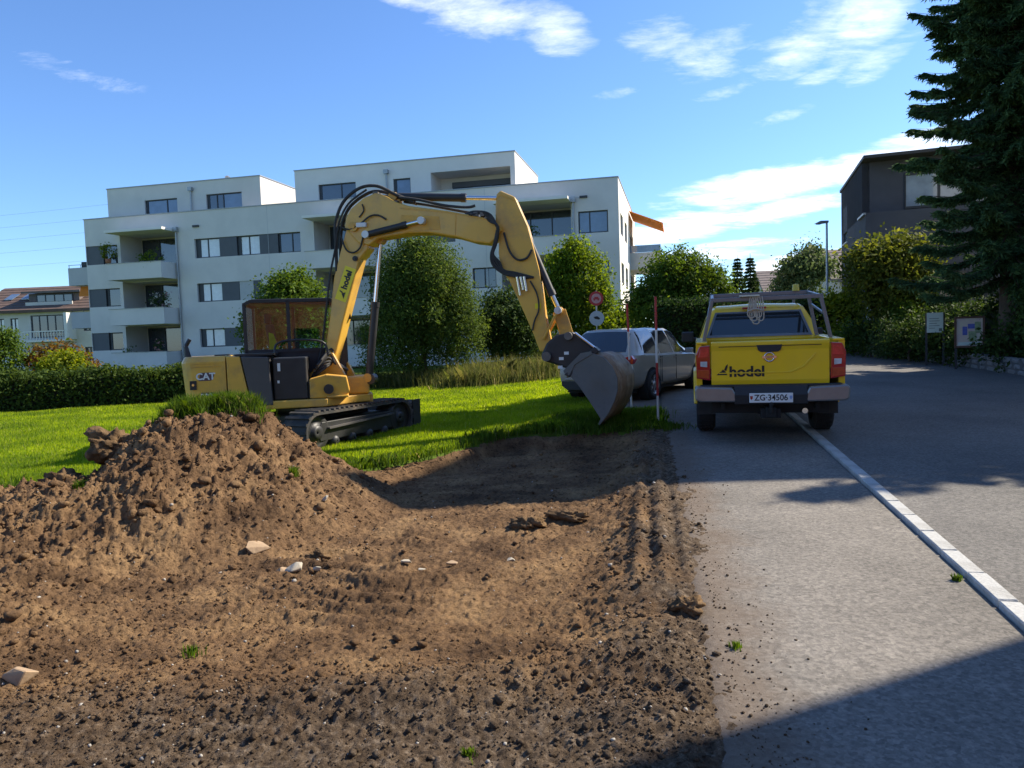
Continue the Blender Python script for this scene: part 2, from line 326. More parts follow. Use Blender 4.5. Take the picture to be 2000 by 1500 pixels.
# soil: brown where clods are dry, blackish where topsoil is moist
def soil_mat():
    M = bpy.data.materials.new('soil'); M.use_nodes = True; nt = M.node_tree; N = nt.nodes; L = nt.links; b = N['Principled BSDF']
    b.inputs['Roughness'].default_value = .95; b.inputs['Specular IOR Level'].default_value = .12
    tc = N.new('ShaderNodeTexCoord')
    def noise(s, d, r=.6):
        n = N.new('ShaderNodeTexNoise'); n.inputs['Scale'].default_value = s; n.inputs['Detail'].default_value = d; n.inputs['Roughness'].default_value = r; L.new(tc.outputs['Object'], n.inputs['Vector']); return n.outputs[0]
    def ramp(src, stops):
        r = N.new('ShaderNodeValToRGB'); e = r.color_ramp.elements
        while len(e) < len(stops): e.new(.5)
        for q, (p, c) in zip(e, stops): q.position = p; q.color = (*c, 1)
        L.new(src, r.inputs[0]); return r.outputs[0]
    def mixc(f, a, c, mode='MIX'):
        m = N.new('ShaderNodeMix'); m.data_type = 'RGBA'; m.blend_type = mode
        if isinstance(f, float): m.inputs[0].default_value = f
        else: L.new(f, m.inputs[0])
        L.new(a, m.inputs[6])
        if isinstance(c, tuple): m.inputs[7].default_value = (*c, 1)
        else: L.new(c, m.inputs[7])
        return m.outputs[2]
    base = ramp(noise(1.5, 8, .65), [(.32, (.080, .048, .028)), (.5, (.200, .122, .066)), (.66, (.325, .208, .108))])
    fine = ramp(noise(26, 8, .7), [(.33, (.20, .17, .15)), (.47, (.85, .84, .82)), (.75, (1.25, 1.22, 1.15))])
    c = mixc(1.0, base, fine, 'MULTIPLY')
    # topsoil crumbs: dark band next to the asphalt and along the near ridge
    sp = N.new('ShaderNodeSeparateXYZ'); L.new(tc.outputs['Object'], sp.inputs[0])
    def mth(op, a, q=None):
        n = N.new('ShaderNodeMath'); n.operation = op
        for i, w in enumerate((a, q)):
            if w is None: continue
            if isinstance(w, (int, float)): n.inputs[i].default_value = w
            else: L.new(w, n.inputs[i])
        return n.outputs[0]
    e = mth('SUBTRACT', sp.outputs[0], mth('ADD', mth('MULTIPLY', sp.outputs[1], .187), .38))      # distance past the asphalt edge
    wob = mth('MULTIPLY', mth('SUBTRACT', noise(1.6, 6), .5), 1.5)
    side = ramp(mth('ADD', mth('ADD', e, 1.05), wob), [(.35, (0, 0, 0)), (.75, (1, 1, 1))])
    near = ramp(mth('ADD', mth('MULTIPLY', mth('SUBTRACT', 3.75, sp.outputs[1]), 1.0), wob), [(.2, (0, 0, 0)), (.7, (1, 1, 1))])
    dk = N.new('ShaderNodeMix'); dk.data_type = 'RGBA'; dk.blend_type = 'LIGHTEN'; dk.inputs[0].default_value = 1; L.new(side, dk.inputs[6]); L.new(near, dk.inputs[7])
    lf = ramp(mth('MULTIPLY', mth('ADD', sp.outputs[0], 3.2), .5), [(.0, (0, 0, 0)), (.9, (1, 1, 1))])
    dk2 = N.new('ShaderNodeMix'); dk2.data_type = 'RGBA'; dk2.blend_type = 'MULTIPLY'; dk2.inputs[0].default_value = .7; L.new(dk.outputs[2], dk2.inputs[6]); L.new(lf, dk2.inputs[7])
    dark = ramp(noise(20, 8, .75), [(.34, (.022, .017, .013)), (.52, (.12, .088, .060)), (.70, (.31, .25, .19))])
    rgb = N.new('ShaderNodeRGBToBW'); L.new(dk2.outputs[2], rgb.inputs[0])
    c = mixc(mth('MULTIPLY', rgb.outputs[0], .85), c, dark)
    L.new(c, b.inputs['Base Color'])
    bp = N.new('ShaderNodeBump'); bp.inputs['Strength'].default_value = 1.0; bp.inputs['Distance'].default_value = .03; L.new(noise(34, 10, .75), bp.inputs['Height']); L.new(bp.outputs[0], b.inputs['Normal'])
    MATS['soil'] = M; return M
SOIL = soil_mat()
yy = np.concatenate([np.linspace(.3, 2.2, 20)[:-1], 2.2*np.exp(np.linspace(0, math.log(12.2/2.2), 520))])
tt = np.linspace(0, 1, 640)
SY_, ST = np.meshgrid(yy, tt, indexing='ij')
xl = -1.05*SY_*.95-1.2; xl = np.minimum(xl, -3.0); xr = edge_x(SY_)+.42
SX_ = xl+(xr-xl)*ST
SZ_ = soil_z(SX_, SY_)
so = npgrid('excavated_soil', np.stack([SX_, SY_, SZ_], -1), SOIL); tag(so, kind='structure')

# pavement, parking bay, road
def speckle(name, c1, c2, dust=False, big=.9):
    M = bpy.data.materials.new(name); M.use_nodes = True; nt = M.node_tree; N = nt.nodes; L = nt.links; b = N['Principled BSDF']; b.inputs['Roughness'].default_value = .88; b.inputs['Specular IOR Level'].default_value = .25
    tc = N.new('ShaderNodeTexCoord')
    vo = N.new('ShaderNodeTexVoronoi'); vo.inputs['Scale'].default_value = 55; L.new(tc.outputs['Object'], vo.inputs['Vector'])
    n2 = N.new('ShaderNodeTexNoise'); n2.inputs['Scale'].default_value = 30; n2.inputs['Detail'].default_value = 8; n2.inputs['Roughness'].default_value = .8; L.new(tc.outputs['Object'], n2.inputs['Vector'])
    n1 = N.new('ShaderNodeTexNoise'); n1.inputs['Scale'].default_value = big; n1.inputs['Detail'].default_value = 7; n1.inputs['Roughness'].default_value = .6; L.new(tc.outputs['Object'], n1.inputs['Vector'])
    r1 = N.new('ShaderNodeValToRGB'); r1.color_ramp.elements[0].position = .3; r1.color_ramp.elements[1].position = .72; r1.color_ramp.elements[0].color = (*c1, 1); r1.color_ramp.elements[1].color = (*c2, 1); L.new(n1.outputs[0], r1.inputs[0])
    sp = N.new('ShaderNodeSeparateColor'); L.new(vo.outputs['Color'], sp.inputs[0])
    r2 = N.new('ShaderNodeValToRGB'); e = r2.color_ramp.elements; e[0].position = 0; e[0].color = (.72, .72, .72, 1); e[1].position = 1; e[1].color = (1.28, 1.26, 1.22, 1); L.new(sp.outputs[0], r2.inputs[0])
    r3 = N.new('ShaderNodeValToRGB'); e = r3.color_ramp.elements; e[0].position = .33; e[0].color = (.55, .55, .56, 1); e[1].position = .6; e[1].color = (1.15, 1.15, 1.15, 1); L.new(n2.outputs[0], r3.inputs[0])
    m1 = N.new('ShaderNodeMix'); m1.data_type = 'RGBA'; m1.blend_type = 'MULTIPLY'; m1.inputs[0].default_value = .9; L.new(r1.outputs[0], m1.inputs[6]); L.new(r2.outputs[0], m1.inputs[7])
    m2 = N.new('ShaderNodeMix'); m2.data_type = 'RGBA'; m2.blend_type = 'MULTIPLY'; m2.inputs[0].default_value = .85; L.new(m1.outputs[2], m2.inputs[6]); L.new(r3.outputs[0], m2.inputs[7])
    src = m2.outputs[2]
    if dust:                                   # brown soil dust trodden onto the asphalt along its broken edge
        def mth(op, a, q):
            n = N.new('ShaderNodeMath'); n.operation = op
            for i, w in enumerate((a, q)):
                if isinstance(w, (int, float)): n.inputs[i].default_value = w
                else: L.new(w, n.inputs[i])
            return n.outputs[0]
        xyz = N.new('ShaderNodeSeparateXYZ'); L.new(tc.outputs['Object'], xyz.inputs[0])
        e = mth('SUBTRACT', xyz.outputs[0], mth('ADD', mth('MULTIPLY', xyz.outputs[1], .187), .38))
        nd = N.new('ShaderNodeTexNoise'); nd.inputs['Scale'].default_value = 2.2; nd.inputs['Detail'].default_value = 9; nd.inputs['Roughness'].default_value = .7; L.new(tc.outputs['Object'], nd.inputs['Vector'])
        rd = N.new('ShaderNodeValToRGB'); rd.color_ramp.elements[0].position = .15; rd.color_ramp.elements[1].position = .48; rd.color_ramp.elements[0].color = (.6, .6, .6, 1); rd.color_ramp.elements[1].color = (0, 0, 0, 1)
        L.new(mth('ADD', mth('MULTIPLY', e, 1.0), mth('SUBTRACT', mth('MULTIPLY', nd.outputs[0], .9), .30)), rd.inputs[0])
        md = N.new('ShaderNodeMix'); md.data_type = 'RGBA'; L.new(rd.outputs[0], md.inputs[0]); L.new(src, md.inputs[6]); md.inputs[7].default_value = (.135, .092, .06, 1); src = md.outputs[2]
    L.new(src, b.inputs['Base Color'])
    bp = N.new('ShaderNodeBump'); bp.inputs['Strength'].default_value = .6; bp.inputs['Distance'].default_value = .012; L.new(n2.outputs[0], bp.inputs['Height']); L.new(bp.outputs[0], b.inputs['Normal'])
    MATS[name] = M; return M
ASPH1 = speckle('worn_asphalt', (.150, .138, .122), (.24, .22, .195), True)
ASPH2 = speckle('road_asphalt', (.115, .11, .103), (.185, .175, .162), big=.5)
def strip(name, fa, fb, y0, y1, n, dz, m, cols=9):
    y = np.linspace(y0, y1, n)[:, None]; t = np.linspace(0, 1, cols)[None, :]
    X = fa(y)+(fb(y)-fa(y))*t; Y = y+0*t
    o = npgrid(name, np.stack([X, Y, g(X, Y)+(dz(X, Y) if callable(dz) else dz)], -1), m); return tag(o, kind='structure')
strip('pavement', lambda y: edge_x(y)-.34, lambda y: kerb_x(y)-.01, -6, 36, 160, lambda X, Y: -.004-.16*sstep(edge_x(Y)-.14, edge_x(Y)-.32, X), ASPH1, 26)
strip('road', lambda y: kerb_x(y)+.10, lambda y: 8.3+.22*y+np.where(y < 6, 1.2, 0), -12, 46, 120, .024, ASPH2)
strip('parking_bay', lambda y: .7+.13*y-.9, lambda y: edge_x(y)-.2, 13.4, 24, 40, -.010, ASPH1)
# kerb of pale granite stones
kb = empty('kerb', (0, 0, 0)); tag(kb, kind='structure')
GRAN = mat('granite', (.42, .42, .40), .8, var=.18, scale=30, bump=.3, bscale=60, dirt=(.24, .23, .21), dscale=3)
kd = math.atan(.235); kdir = (math.sin(kd), math.cos(kd))
kmes = []
for q in range(4):
    w, l, h = .11, .448+random.uniform(-.006, .002), .20
    b = MB().box(-w/2, w/2, -l/2, l/2, -h, 0); import bmesh
    me = bpy.data.meshes.new('kerb_stone'); me.from_pydata(b.v, [], b.f); bm = bmesh.new(); bm.from_mesh(me)
    bmesh.ops.recalc_face_normals(bm, faces=bm.faces); bmesh.ops.bevel(bm, geom=bm.edges, offset=.008, segments=1, affect='EDGES'); bm.to_mesh(me); bm.free(); me.materials.append(GRAN); kmes.append(me)
k = 0; s = 1.5
while s < 34:
    y = s*math.cos(kd); x = kerb_x(y)+.06
    o = bpy.data.objects.new('kerb_stone', kmes[k % 4]); COL.objects.link(o); o.parent = kb
    o.location = (x, y, gz(x, y)+.034+random.uniform(-.003, .003)); o.rotation_euler = (math.atan(.0155), random.uniform(-.012, .012), -kd+random.uniform(-.006, .006)); s += .46; k += 1

# loose clods and crumbs (nobody could count them)
def lump(sub=1, seed=0, jag=.35, flat=.7):
    import bmesh
    r = np.random.default_rng(seed); bm = bmesh.new(); bmesh.ops.create_icosphere(bm, subdivisions=sub, radius=1)
    dirs = r.normal(size=(5, 3)); dirs /= np.linalg.norm(dirs, axis=1)[:, None]
    for v in bm.verts:
        p = np.array(v.co); k = 1+jag*(r.random()-.5)
        for d in dirs: k -= .22*max(0, p@d-.55)/.45
        v.co = Vector(p*k*np.array([1, .85, flat]))
    V = np.array([v.co for v in bm.verts]); Fc = [[v.index for v in f.verts] for f in bm.faces]; bm.free(); return V, np.array(Fc)
def scatter_lumps(name, pts, sizes, m, sub=1, kinds=6, sink=.25, parent=None):
    LV = [lump(sub, 100+q) for q in range(kinds)]; Vs = []; Fs = []; k = 0
    for i, (p, s) in enumerate(zip(pts, sizes)):
        V, Fc = LV[i % kinds]; a, b = random.random()*6.28, random.uniform(-.6, .6); ca, sa, cb, sb = math.cos(a), math.sin(a), math.cos(b), math.sin(b)
        Rm = np.array([[ca, -sa*cb, sa*sb], [sa, ca*cb, -ca*sb], [0, sb, cb]]); Vs.append(V@Rm.T*s+p+np.array([0, 0, s*(.6-sink)])); Fs.append(Fc+k); k += len(V)
    V = np.concatenate(Vs); Fc = np.concatenate(Fs)
    me = bpy.data.meshes.new(name); me.vertices.add(len(V)); me.vertices.foreach_set('co', V.astype(np.float32).ravel()); me.loops.add(len(Fc)*3); me.loops.foreach_set('vertex_index', Fc.ravel().astype(np.int32))
    me.polygons.add(len(Fc)); me.polygons.foreach_set('loop_start', np.arange(0, len(Fc)*3, 3, dtype=np.int32)); me.update(calc_edges=True)
    return link(name, me, m, parent)
def soil_points(n, wfun):
    out = []
    while len(out) < n:
        Y = 2.3*np.exp(rng.random(4000)*math.log(10.5/2.3)); X = rng.uniform(-.85, .45, 4000)*Y; X = np.where(X > edge_x(Y)+.15, -9, X)
        ok = (X > -8) & (Y < far_y(X)-.1) & (rng.random(4000) < wfun(X, Y)); out += list(zip(X[ok], Y[ok]))
    P = np.array(out[:n]); Z = soil_z(P[:, 0], P[:, 1]); return np.column_stack([P, Z])
def wheap(X, Y):
    h = soil_z(X, Y, False)-g(X, Y); near = np.exp(-((Y-3.3)/.5)**2); side = np.exp(-((edge_x(Y)-X-.5)/.35)**2)
    return np.clip(.10+np.clip(h, 0, 1)*1.3+.5*near+.35*side+.3*(X < -1.2), 0, 1)
P = soil_points(30000, wheap); S = np.clip(.0044*np.exp(rng.normal(0, .68, len(P)))*(P[:, 1]/4.)**.6, .003, .045)
tag(scatter_lumps('soil_crumbs', P, S, SOIL, 1), 'loose brown crumbs and clods of soil over the dug ground', 'soil', kind='stuff')
P = soil_points(280, lambda X, Y: np.clip((soil_z(X, Y, False)-g(X, Y))*1.6, 0, 1)*(Y > 4)); S = np.clip(.028*np.exp(rng.normal(0, .4, len(P))), .015, .075)
tag(scatter_lumps('heap_clods', P, S, SOIL, 2, sink=.35), 'fist sized clods all over the spoil heap and berm', 'soil', kind='stuff')
PEB = mat('pebble', (.20, .185, .165), .85, var=.3, scale=4, col2=(.42, .39, .34))
P = soil_points(650, lambda X, Y: np.clip(wheap(X, Y)+.25, 0, 1)); S = np.clip(.006*np.exp(rng.normal(0, .5, len(P)))*(P[:, 1]/4.)**.4, .003, .024)
tag(scatter_lumps('pebbles', P, S, PEB, 1, sink=.35), 'scattered small grey pebbles lying in the soil', 'gravel', kind='stuff')
def gravel_asphalt():
    Y = 2.4*np.exp(rng.random(700)*math.log(9/2.4)); X = edge_x(Y)+rng.exponential(.13, 700)-.08
    ok = X < kerb_x(Y)-.1; X = X[ok]; Y = Y[ok]; P = np.column_stack([X, Y, g(X, Y)-.004]); S = np.clip(.004*np.exp(rng.normal(0, .5, len(P))), .002, .014)
    tag(scatter_lumps('spilled_crumbs', P, S, SOIL, 1, sink=.2), 'dark crumbs of soil spilled along the asphalt edge', 'soil', kind='stuff')
gravel_asphalt()
# stones and clods that can be told apart: x, y, size, kind, label
STONE = mat('pale_stone', (.44, .39, .30), .85, var=.2, scale=9, bump=.3, bscale=20, dirt=(.2, .13, .08), dscale=6)
STONE2 = mat('tan_stone', (.36, .25, .15), .85, var=.2, scale=7, bump=.3, bscale=20, dirt=(.16, .1, .06), dscale=5)
rocks = [(-1.62, 5.28, .075, STONE, 'stone', 'pale cream stone at the foot of the spoil heap, the brightest there'),
         (-1.70, 5.31, .06, STONE2, 'stone', 'tan stone touching the left side of the pale cream stone'),
         (-2.05, 5.75, .095, STONE2, 'stone', 'upright tan stone on the lower slope of the spoil heap'),
         (-2.42, 3.5, .085, STONE2, 'stone', 'large tan stone lying at the left edge near the front'),
         (-1.45, 5.25, .035, STONE, 'stone', 'small whitish stone right of the pale cream stone'),
         (-.80, 5.25, .045, STONE, 'stone', 'flat light chip in the middle of the stripped floor'),
         (-.66, 5.08, .05, STONE, 'stone', 'flat light chip nearest the camera on the stripped floor'),
         (-.48, 5.28, .05, STONE2, 'stone', 'flat sandy slab in the middle of the stripped floor'),
         (-.06, 5.38, .04, STONE, 'stone', 'small white stone among dark crumbs on the stripped floor'),
         (-1.75, 6.75, .05, STONE, 'stone', 'thin pale stone high on the right flank of the heap'),
         (.10, 6.35, .13, SOIL, 'clod', 'large dark clod lying left of another on the stripped floor'),
         (.46, 6.42, .12, SOIL, 'clod', 'long dark clod at the right of the pair on the stripped floor'),
         (-1.55, 5.75, .10, SOIL, 'clod', 'dark clod at the right foot of the spoil heap'),
         (-3.95, 7.3, .25, SOIL, 'clod', 'biggest round clod in the gap left of the heap'),
         (-4.3, 7.0, .20, SOIL, 'clod', 'broad dark clod on the berm left of the biggest clod'),
         (-5.55, 6.5, .15, SOIL, 'clod', 'brown clod on the berm at the far left'),
         (.92, 4.05, .09, SOIL, 'clod', 'black clod beside the asphalt edge')]
CLOD = mat('clod_soil', (.075, .048, .027), .95, var=.3, scale=9, bump=1.0, bscale=26, col2=(.20, .128, .068), spec=.1)
def angular(seed):
    import bmesh
    r = np.random.default_rng(seed); bm = bmesh.new()
    for p in r.normal(size=(15, 3)): p = p/np.linalg.norm(p)*r.uniform(.8, 1.05); bm.verts.new(p*np.array([1.15, .85, .62]))
    h = bmesh.ops.convex_hull(bm, input=bm.verts); bmesh.ops.delete(bm, geom=[v for v in h['geom_interior'] if isinstance(v, bmesh.types.BMVert)], context='VERTS')
    bmesh.ops.bevel(bm, geom=bm.edges, offset=.05, segments=1, affect='EDGES', clamp_overlap=True); bm.verts.index_update()
    V = np.array([v.co for v in bm.verts]); Fc = [[v.index for v in f.verts] for f in bm.faces]; bm.free(); return V, Fc
for i, (x, y, s, m, nm, lab) in enumerate(rocks):
    V, Fc = lump(3 if m is not SOIL else 4, 300+i, .06 if m is not SOIL else .03, .62 if 'flat' not in lab else .3)
    if 'long' in lab: V = V*np.array([1.6, .6, .7])
    if 'upright' in lab: V = V*np.array([.8, .8, 1.5])
    if m is not SOIL:
        V, Fc = angular(500+i); V = V*np.array([1, 1, .5 if 'flat' in lab else 1.4 if 'upright' in lab else 1])
    else: V = V*(1+(.75 if m is SOIL else .42)*fbm(V[:, 0]*2+i+V[:, 2]*1.3, V[:, 1]*2+V[:, 2]*1.7, 2.1 if m is SOIL else .8, 5 if m is SOIL else 2, 90+i, .62)[:, None])
    o = raw(nm, V*s, Fc, CLOD if m is SOIL else m, None, m is SOIL, (x, y, float(soil_z(x, y))+s*(.28 if s < .15 else .08))); o.rotation_euler = (random.uniform(-.2, .2), random.uniform(-.2, .2), random.uniform(-.5, .5))
    tag(o, lab, nm)

# ----------------------------------------------------------------- grass
def blades(X, Y, Z, hgt, wid, lean=.45, bent=False):
    n = len(X); a = rng.random(n)*6.283; b = rng.random(n)*6.283; ln = hgt*lean*rng.random(n)
    dx, dy = np.cos(a)*wid/2, np.sin(a)*wid/2; lx, ly = np.cos(b)*ln, np.sin(b)*ln
    k = 5 if bent else 3; V = np.empty((n, k, 3)); V[:, 0] = np.stack([X-dx, Y-dy, Z-.01], -1); V[:, 1] = np.stack([X+dx, Y+dy, Z-.01], -1)
    tip = np.stack([X+lx, Y+ly, Z+hgt*(1-.35*lean*(ln/(hgt*lean+1e-6)))], -1)
    if bent:
        V[:, 2] = np.stack([X+dx*.7+lx*.36, Y+dy*.7+ly*.36, Z+hgt*.6], -1); V[:, 3] = tip; V[:, 4] = np.stack([X-dx*.7+lx*.36, Y-dy*.7+ly*.36, Z+hgt*.6], -1)
    else: V[:, 2] = tip
    return V.reshape(-1, 3)
LAWN = leafmat('lawn_blades', (.14, .23, .022), (.30, .385, .04), .58, c3=(.42, .40, .14), patch=.8, amt=.4)
FRINGE = leafmat('fringe_blades', (.05, .105, .012), (.115, .18, .022), .45, c3=(.24, .22, .09))
def lawn(n):
    Y = 7.2*np.exp(rng.random(n*2)**.9*math.log(30/7.2)); X = rng.uniform(-.95, .32, n*2)*Y
    ok = (Y > far_y(X)+.02) & (X < edge_x(Y)-.22+rng.normal(0, .05, n*2)) & ~((X > .13*Y-.25) & (Y > 13.35) & (Y < 24)) & (Y < 29)
    X, Y = X[ok][:n], Y[ok][:n]; pat = fbm(X, Y, .55, 4, 200)
    h = (.075+.05*pat+.03*rng.random(len(X)))*np.where((X > -.5) & (Y < 14), 1.35, 1.0)
    return blades(X, Y, g(X, Y)-.012, h, .013+.0014*Y)
tag(npmesh('lawn_grass', lawn(470000), 3, LAWN), 'bright green mown grass of the meadow', 'grass', kind='stuff')
def tufts(spots):
    out = []
    for (x, y, z, r, n, h, w) in spots:
        X = x+rng.normal(0, r, n); Y = y+rng.normal(0, r, n); Z = z(X, Y) if callable(z) else np.full(n, z)
        out.append(blades(X, Y, Z, h*(.5+.7*rng.random(n)), w, .8, True))
    return np.concatenate(out)
zs = lambda X, Y: soil_z(X, Y, False)
gg = lambda X, Y: g(X, Y)
sp = [(x, float(far_y(x))+random.uniform(.03, .3), gg, .13, random.choice([60, 130, 200]), random.choice([.09, .12, .17]), .012) for x in np.arange(-2.2, 2.4, .09)]
sp += [(random.uniform(1.0, 2.2), random.uniform(11.1, 12.8), gg, .2, 260, .17, .012) for _ in range(34)]
sp += [(-6.9+random.uniform(-1.6, 2.6), 7.75+random.uniform(0, .8), gg, .16, 200, .19, .013) for _ in range(40)]
tag(npmesh('long_grass', tufts(sp), 5, FRINGE), 'longer ragged grass along the edge of the excavation', 'grass', kind='stuff')
sp = [(-3.25+random.uniform(-.62, .5), 7.95+random.uniform(-.25, .25), zs, .08, 240, random.choice([.09, .13, .18]), .008) for _ in range(85)]
tag(npmesh('grass_sod', tufts(sp), 5, FRINGE), 'dark green turf sod lying on top of the spoil heap', 'grass')
for (x, y, n, h, lab) in [(-2.1, 7.0, 240, .12, 'yellow green grass tuft on the right flank of the spoil heap'), (-3.85, 6.5, 260, .15, 'green weed in the gully left of the spoil heap'), (-1.75, 3.85, 140, .09, 'small green weed in loose soil near the front left'), (-.22, 2.78, 140, .05, 'pale green weed at the bottom edge of the soil'), (-3.75, 4.95, 160, .09, 'pale weed on the berm at the left edge'), (1.05, 3.55, 90, .05, 'tiny weed at the asphalt edge'), (2.62, 4.35, 120, .06, 'small weed growing against the pale kerb')]:
    r = .022 if h > .06 else .014
    zz = zs if x < 1 else gg
    tag(npmesh('weed', tufts([(x, y, zz, r, n//2, h*.7, .007)]), 5, FRINGE), lab, 'weed')
DRY = leafmat('dry_grass', (.06, .09, .018), (.20, .19, .06), .45, c3=(.34, .28, .15))
sp = [(random.uniform(-1.9, 1.5), random.uniform(22.3, 24.5), gg, random.choice([.12, .3, .5]), 170, random.choice([.2, .3, .45, .6, .8]), .014) for _ in range(150)]
sp += [(random.uniform(-6, -2), random.uniform(24.2, 25.2), gg, .3, 160, .6, .025) for _ in range(26)]
tag(npmesh('tall_grass', tufts(sp), 5, DRY), 'tall yellowish uncut grass in front of the bushes', 'grass', kind='stuff')
# ================================================================= APARTMENT BUILDING
PLAS = mat('plaster', (.70, .655, .59), .9, var=.06, scale=.45, bump=.12, bscale=120, spec=.2, dirt=(.60, .565, .515), dscale=.35)
PLASW = mat('plaster_white', (.78, .735, .665), .9, var=.04, scale=.8, spec=.2)
PGREY = mat('balcony_grey', (.5, .49, .47), .8, var=.06, scale=1, spec=.2)
COP = mat('roof_edge_metal', (.33, .33, .32), .5, metal=.5, var=.1)
ANTH = mat('anthracite_frame', (.035, .038, .042), .5, var=.1)
SHUT = mat('shutter_grey', (.095, .098, .105), .6, var=.08, scale=2)
SHUTB = mat('shutter_beige', (.48, .47, .44), .7, var=.06)
PANE = glassmat('window_glass', (.03, .038, .05))
PANEB = glassmat('window_glass_sky', (.10, .14, .20), .03)
CURT = mat('curtain_pane', (.72, .72, .70), .25, var=.08, scale=5, spec=.8, coat=.4)
ZINC = mat('zinc_pipe', (.36, .37, .37), .45, metal=.6, var=.1)
ORNG = mat('orange_awning', (.75, .22, .02), .8, var=.1, scale=3)
AW = empty('apartment_building', (-28.66, 51, 0), math.atan2(-.2221, .975))
tag(AW, 'wide pale apartment building of four storeys with balconies and set back top floor', 'building')
LB = 36.0; DEEP = 15.8
def holed(mb, x0, x1, z0, z1, holes, place):
    xs_ = sorted({x0, x1, *[q for h in holes for q in h[:2]]}); zs_ = sorted({z0, z1, *[q for h in holes for q in h[2:]]})
    for i in range(len(xs_)-1):
        # merge vertically where nothing is cut
        j = 0
        while j < len(zs_)-1:
            def cut(k): return any(h[0]-1e-6 <= xs_[i] and xs_[i+1] <= h[1]+1e-6 and h[2]-1e-6 <= zs_[k] and zs_[k+1] <= h[3]+1e-6 for h in holes)
            if cut(j): j += 1; continue
            k = j
            while k+1 < len(zs_)-1 and not cut(k+1): k += 1
            place(mb, xs_[i], xs_[i+1], zs_[j], zs_[k+1]); j = k+1
def window(par, x0, x1, z0, z1, y, panes=2, pm=None, fr=.07, deep=.08, split=None, reveal=0):
    """frame is the part, each pane a sub-part; local wall frame: x along, y into the wall"""
    f = MB(); f.box(x0, x1, y, y+deep, z0, z0+fr).box(x0, x1, y, y+deep, z1-fr, z1).box(x0, x0+fr, y, y+deep, z0+fr, z1-fr).box(x1-fr, x1, y, y+deep, z0+fr, z1-fr)
    cuts = [x0+fr+reveal]+([x0+(x1-x0)*s for s in (split or [(i+1)/panes for i in range(panes-1)])])+[x1-fr]
    if reveal: f.box(x0+fr, x0+fr+reveal, y, y+deep*.8, z0+fr, z1-fr)
    for c in cuts[1:-1]: f.box(c-fr*.5, c+fr*.5, y, y+deep, z0+fr, z1-fr)
    w = f.build('window', ANTH, par)
    for i in range(len(cuts)-1):
        a = cuts[i]+(fr*.5 if i else 0); b = cuts[i+1]-(fr*.5 if i < len(cuts)-2 else 0); p = pm[i % len(pm)] if isinstance(pm, (list, tuple)) else (pm or PANE)
        MB().box(a+.004, b-.004, y+deep*.45, y+deep*.7, z0+fr+.004, z1-fr-.004).build('pane', p, w)
    return w
HEAD = [2.88, 5.86, 8.76]; SILL = [1.68, 4.64, 7.50]
holes = []
stacks = [(2.75, 7.0), (16.95, 21.2), (29.0, 33.25)]
for k in range(3):
    holes += [(0.03, 2.5, SILL[k], HEAD[k]), (8.40, 16.0 if k == 2 else 13.1, SILL[k], HEAD[k]), (22.4, 26.2, SILL[k], HEAD[k]), (27.2, 28.85-.2, SILL[k], HEAD[k]), (33.66, 35.38, SILL[k], HEAD[k])]
    for a, b in stacks: holes.append((a, b, [.45, 3.45, 6.4][k], [3.25, 6.24, 9.36][k]))
holes = [h for h in holes]
mb = MB(); holed(mb, 0, LB, -.6, 10.55, holes, lambda m_, a, b, c, d: m_.box(a, b, 0, .35, c, d)); mb.build('front_wall', PLAS, AW)
# side and back walls
rh = [(1.1, 3.2, SILL[k], HEAD[k]) for k in range(3)]+[(4.6, 6.7, SILL[k], HEAD[k]) for k in range(3)]+[(9.6, 13.4, [.5, 3.4, 6.4][k], HEAD[k]) for k in range(3)]
mb = MB(); holed(mb, .35, DEEP, -.6, 10.55, rh, lambda m_, a, b, c, d: m_.box(LB-.35, LB-.001, a, b, c, d)); mb.build('side_wall', PLASW, AW)
MB().box(.001, .35, .35, DEEP, -.6, 10.55).build('side_wall', PLAS, AW)
MB().box(.35, LB-.35, DEEP-.35, DEEP-.001, -.6, 10.55).build('back_wall', PLAS, AW)
MB().box(.35, LB-.35, .35, DEEP-.35, 10.0, 10.2).build('flat_roof', COP, AW)
m_ = MB(); m_.box(-.04, LB+.04, -.04, .42, 10.55, 10.61).box(LB-.42, LB+.04, .42, DEEP+.04, 10.55, 10.61).box(-.04, .42, .42, DEEP+.04, 10.55, 10.61).box(.42, LB-.42, DEEP-.4, DEEP+.04, 10.55, 10.61); m_.build('roof_edge', COP, AW)
rng2 = random.Random(3)
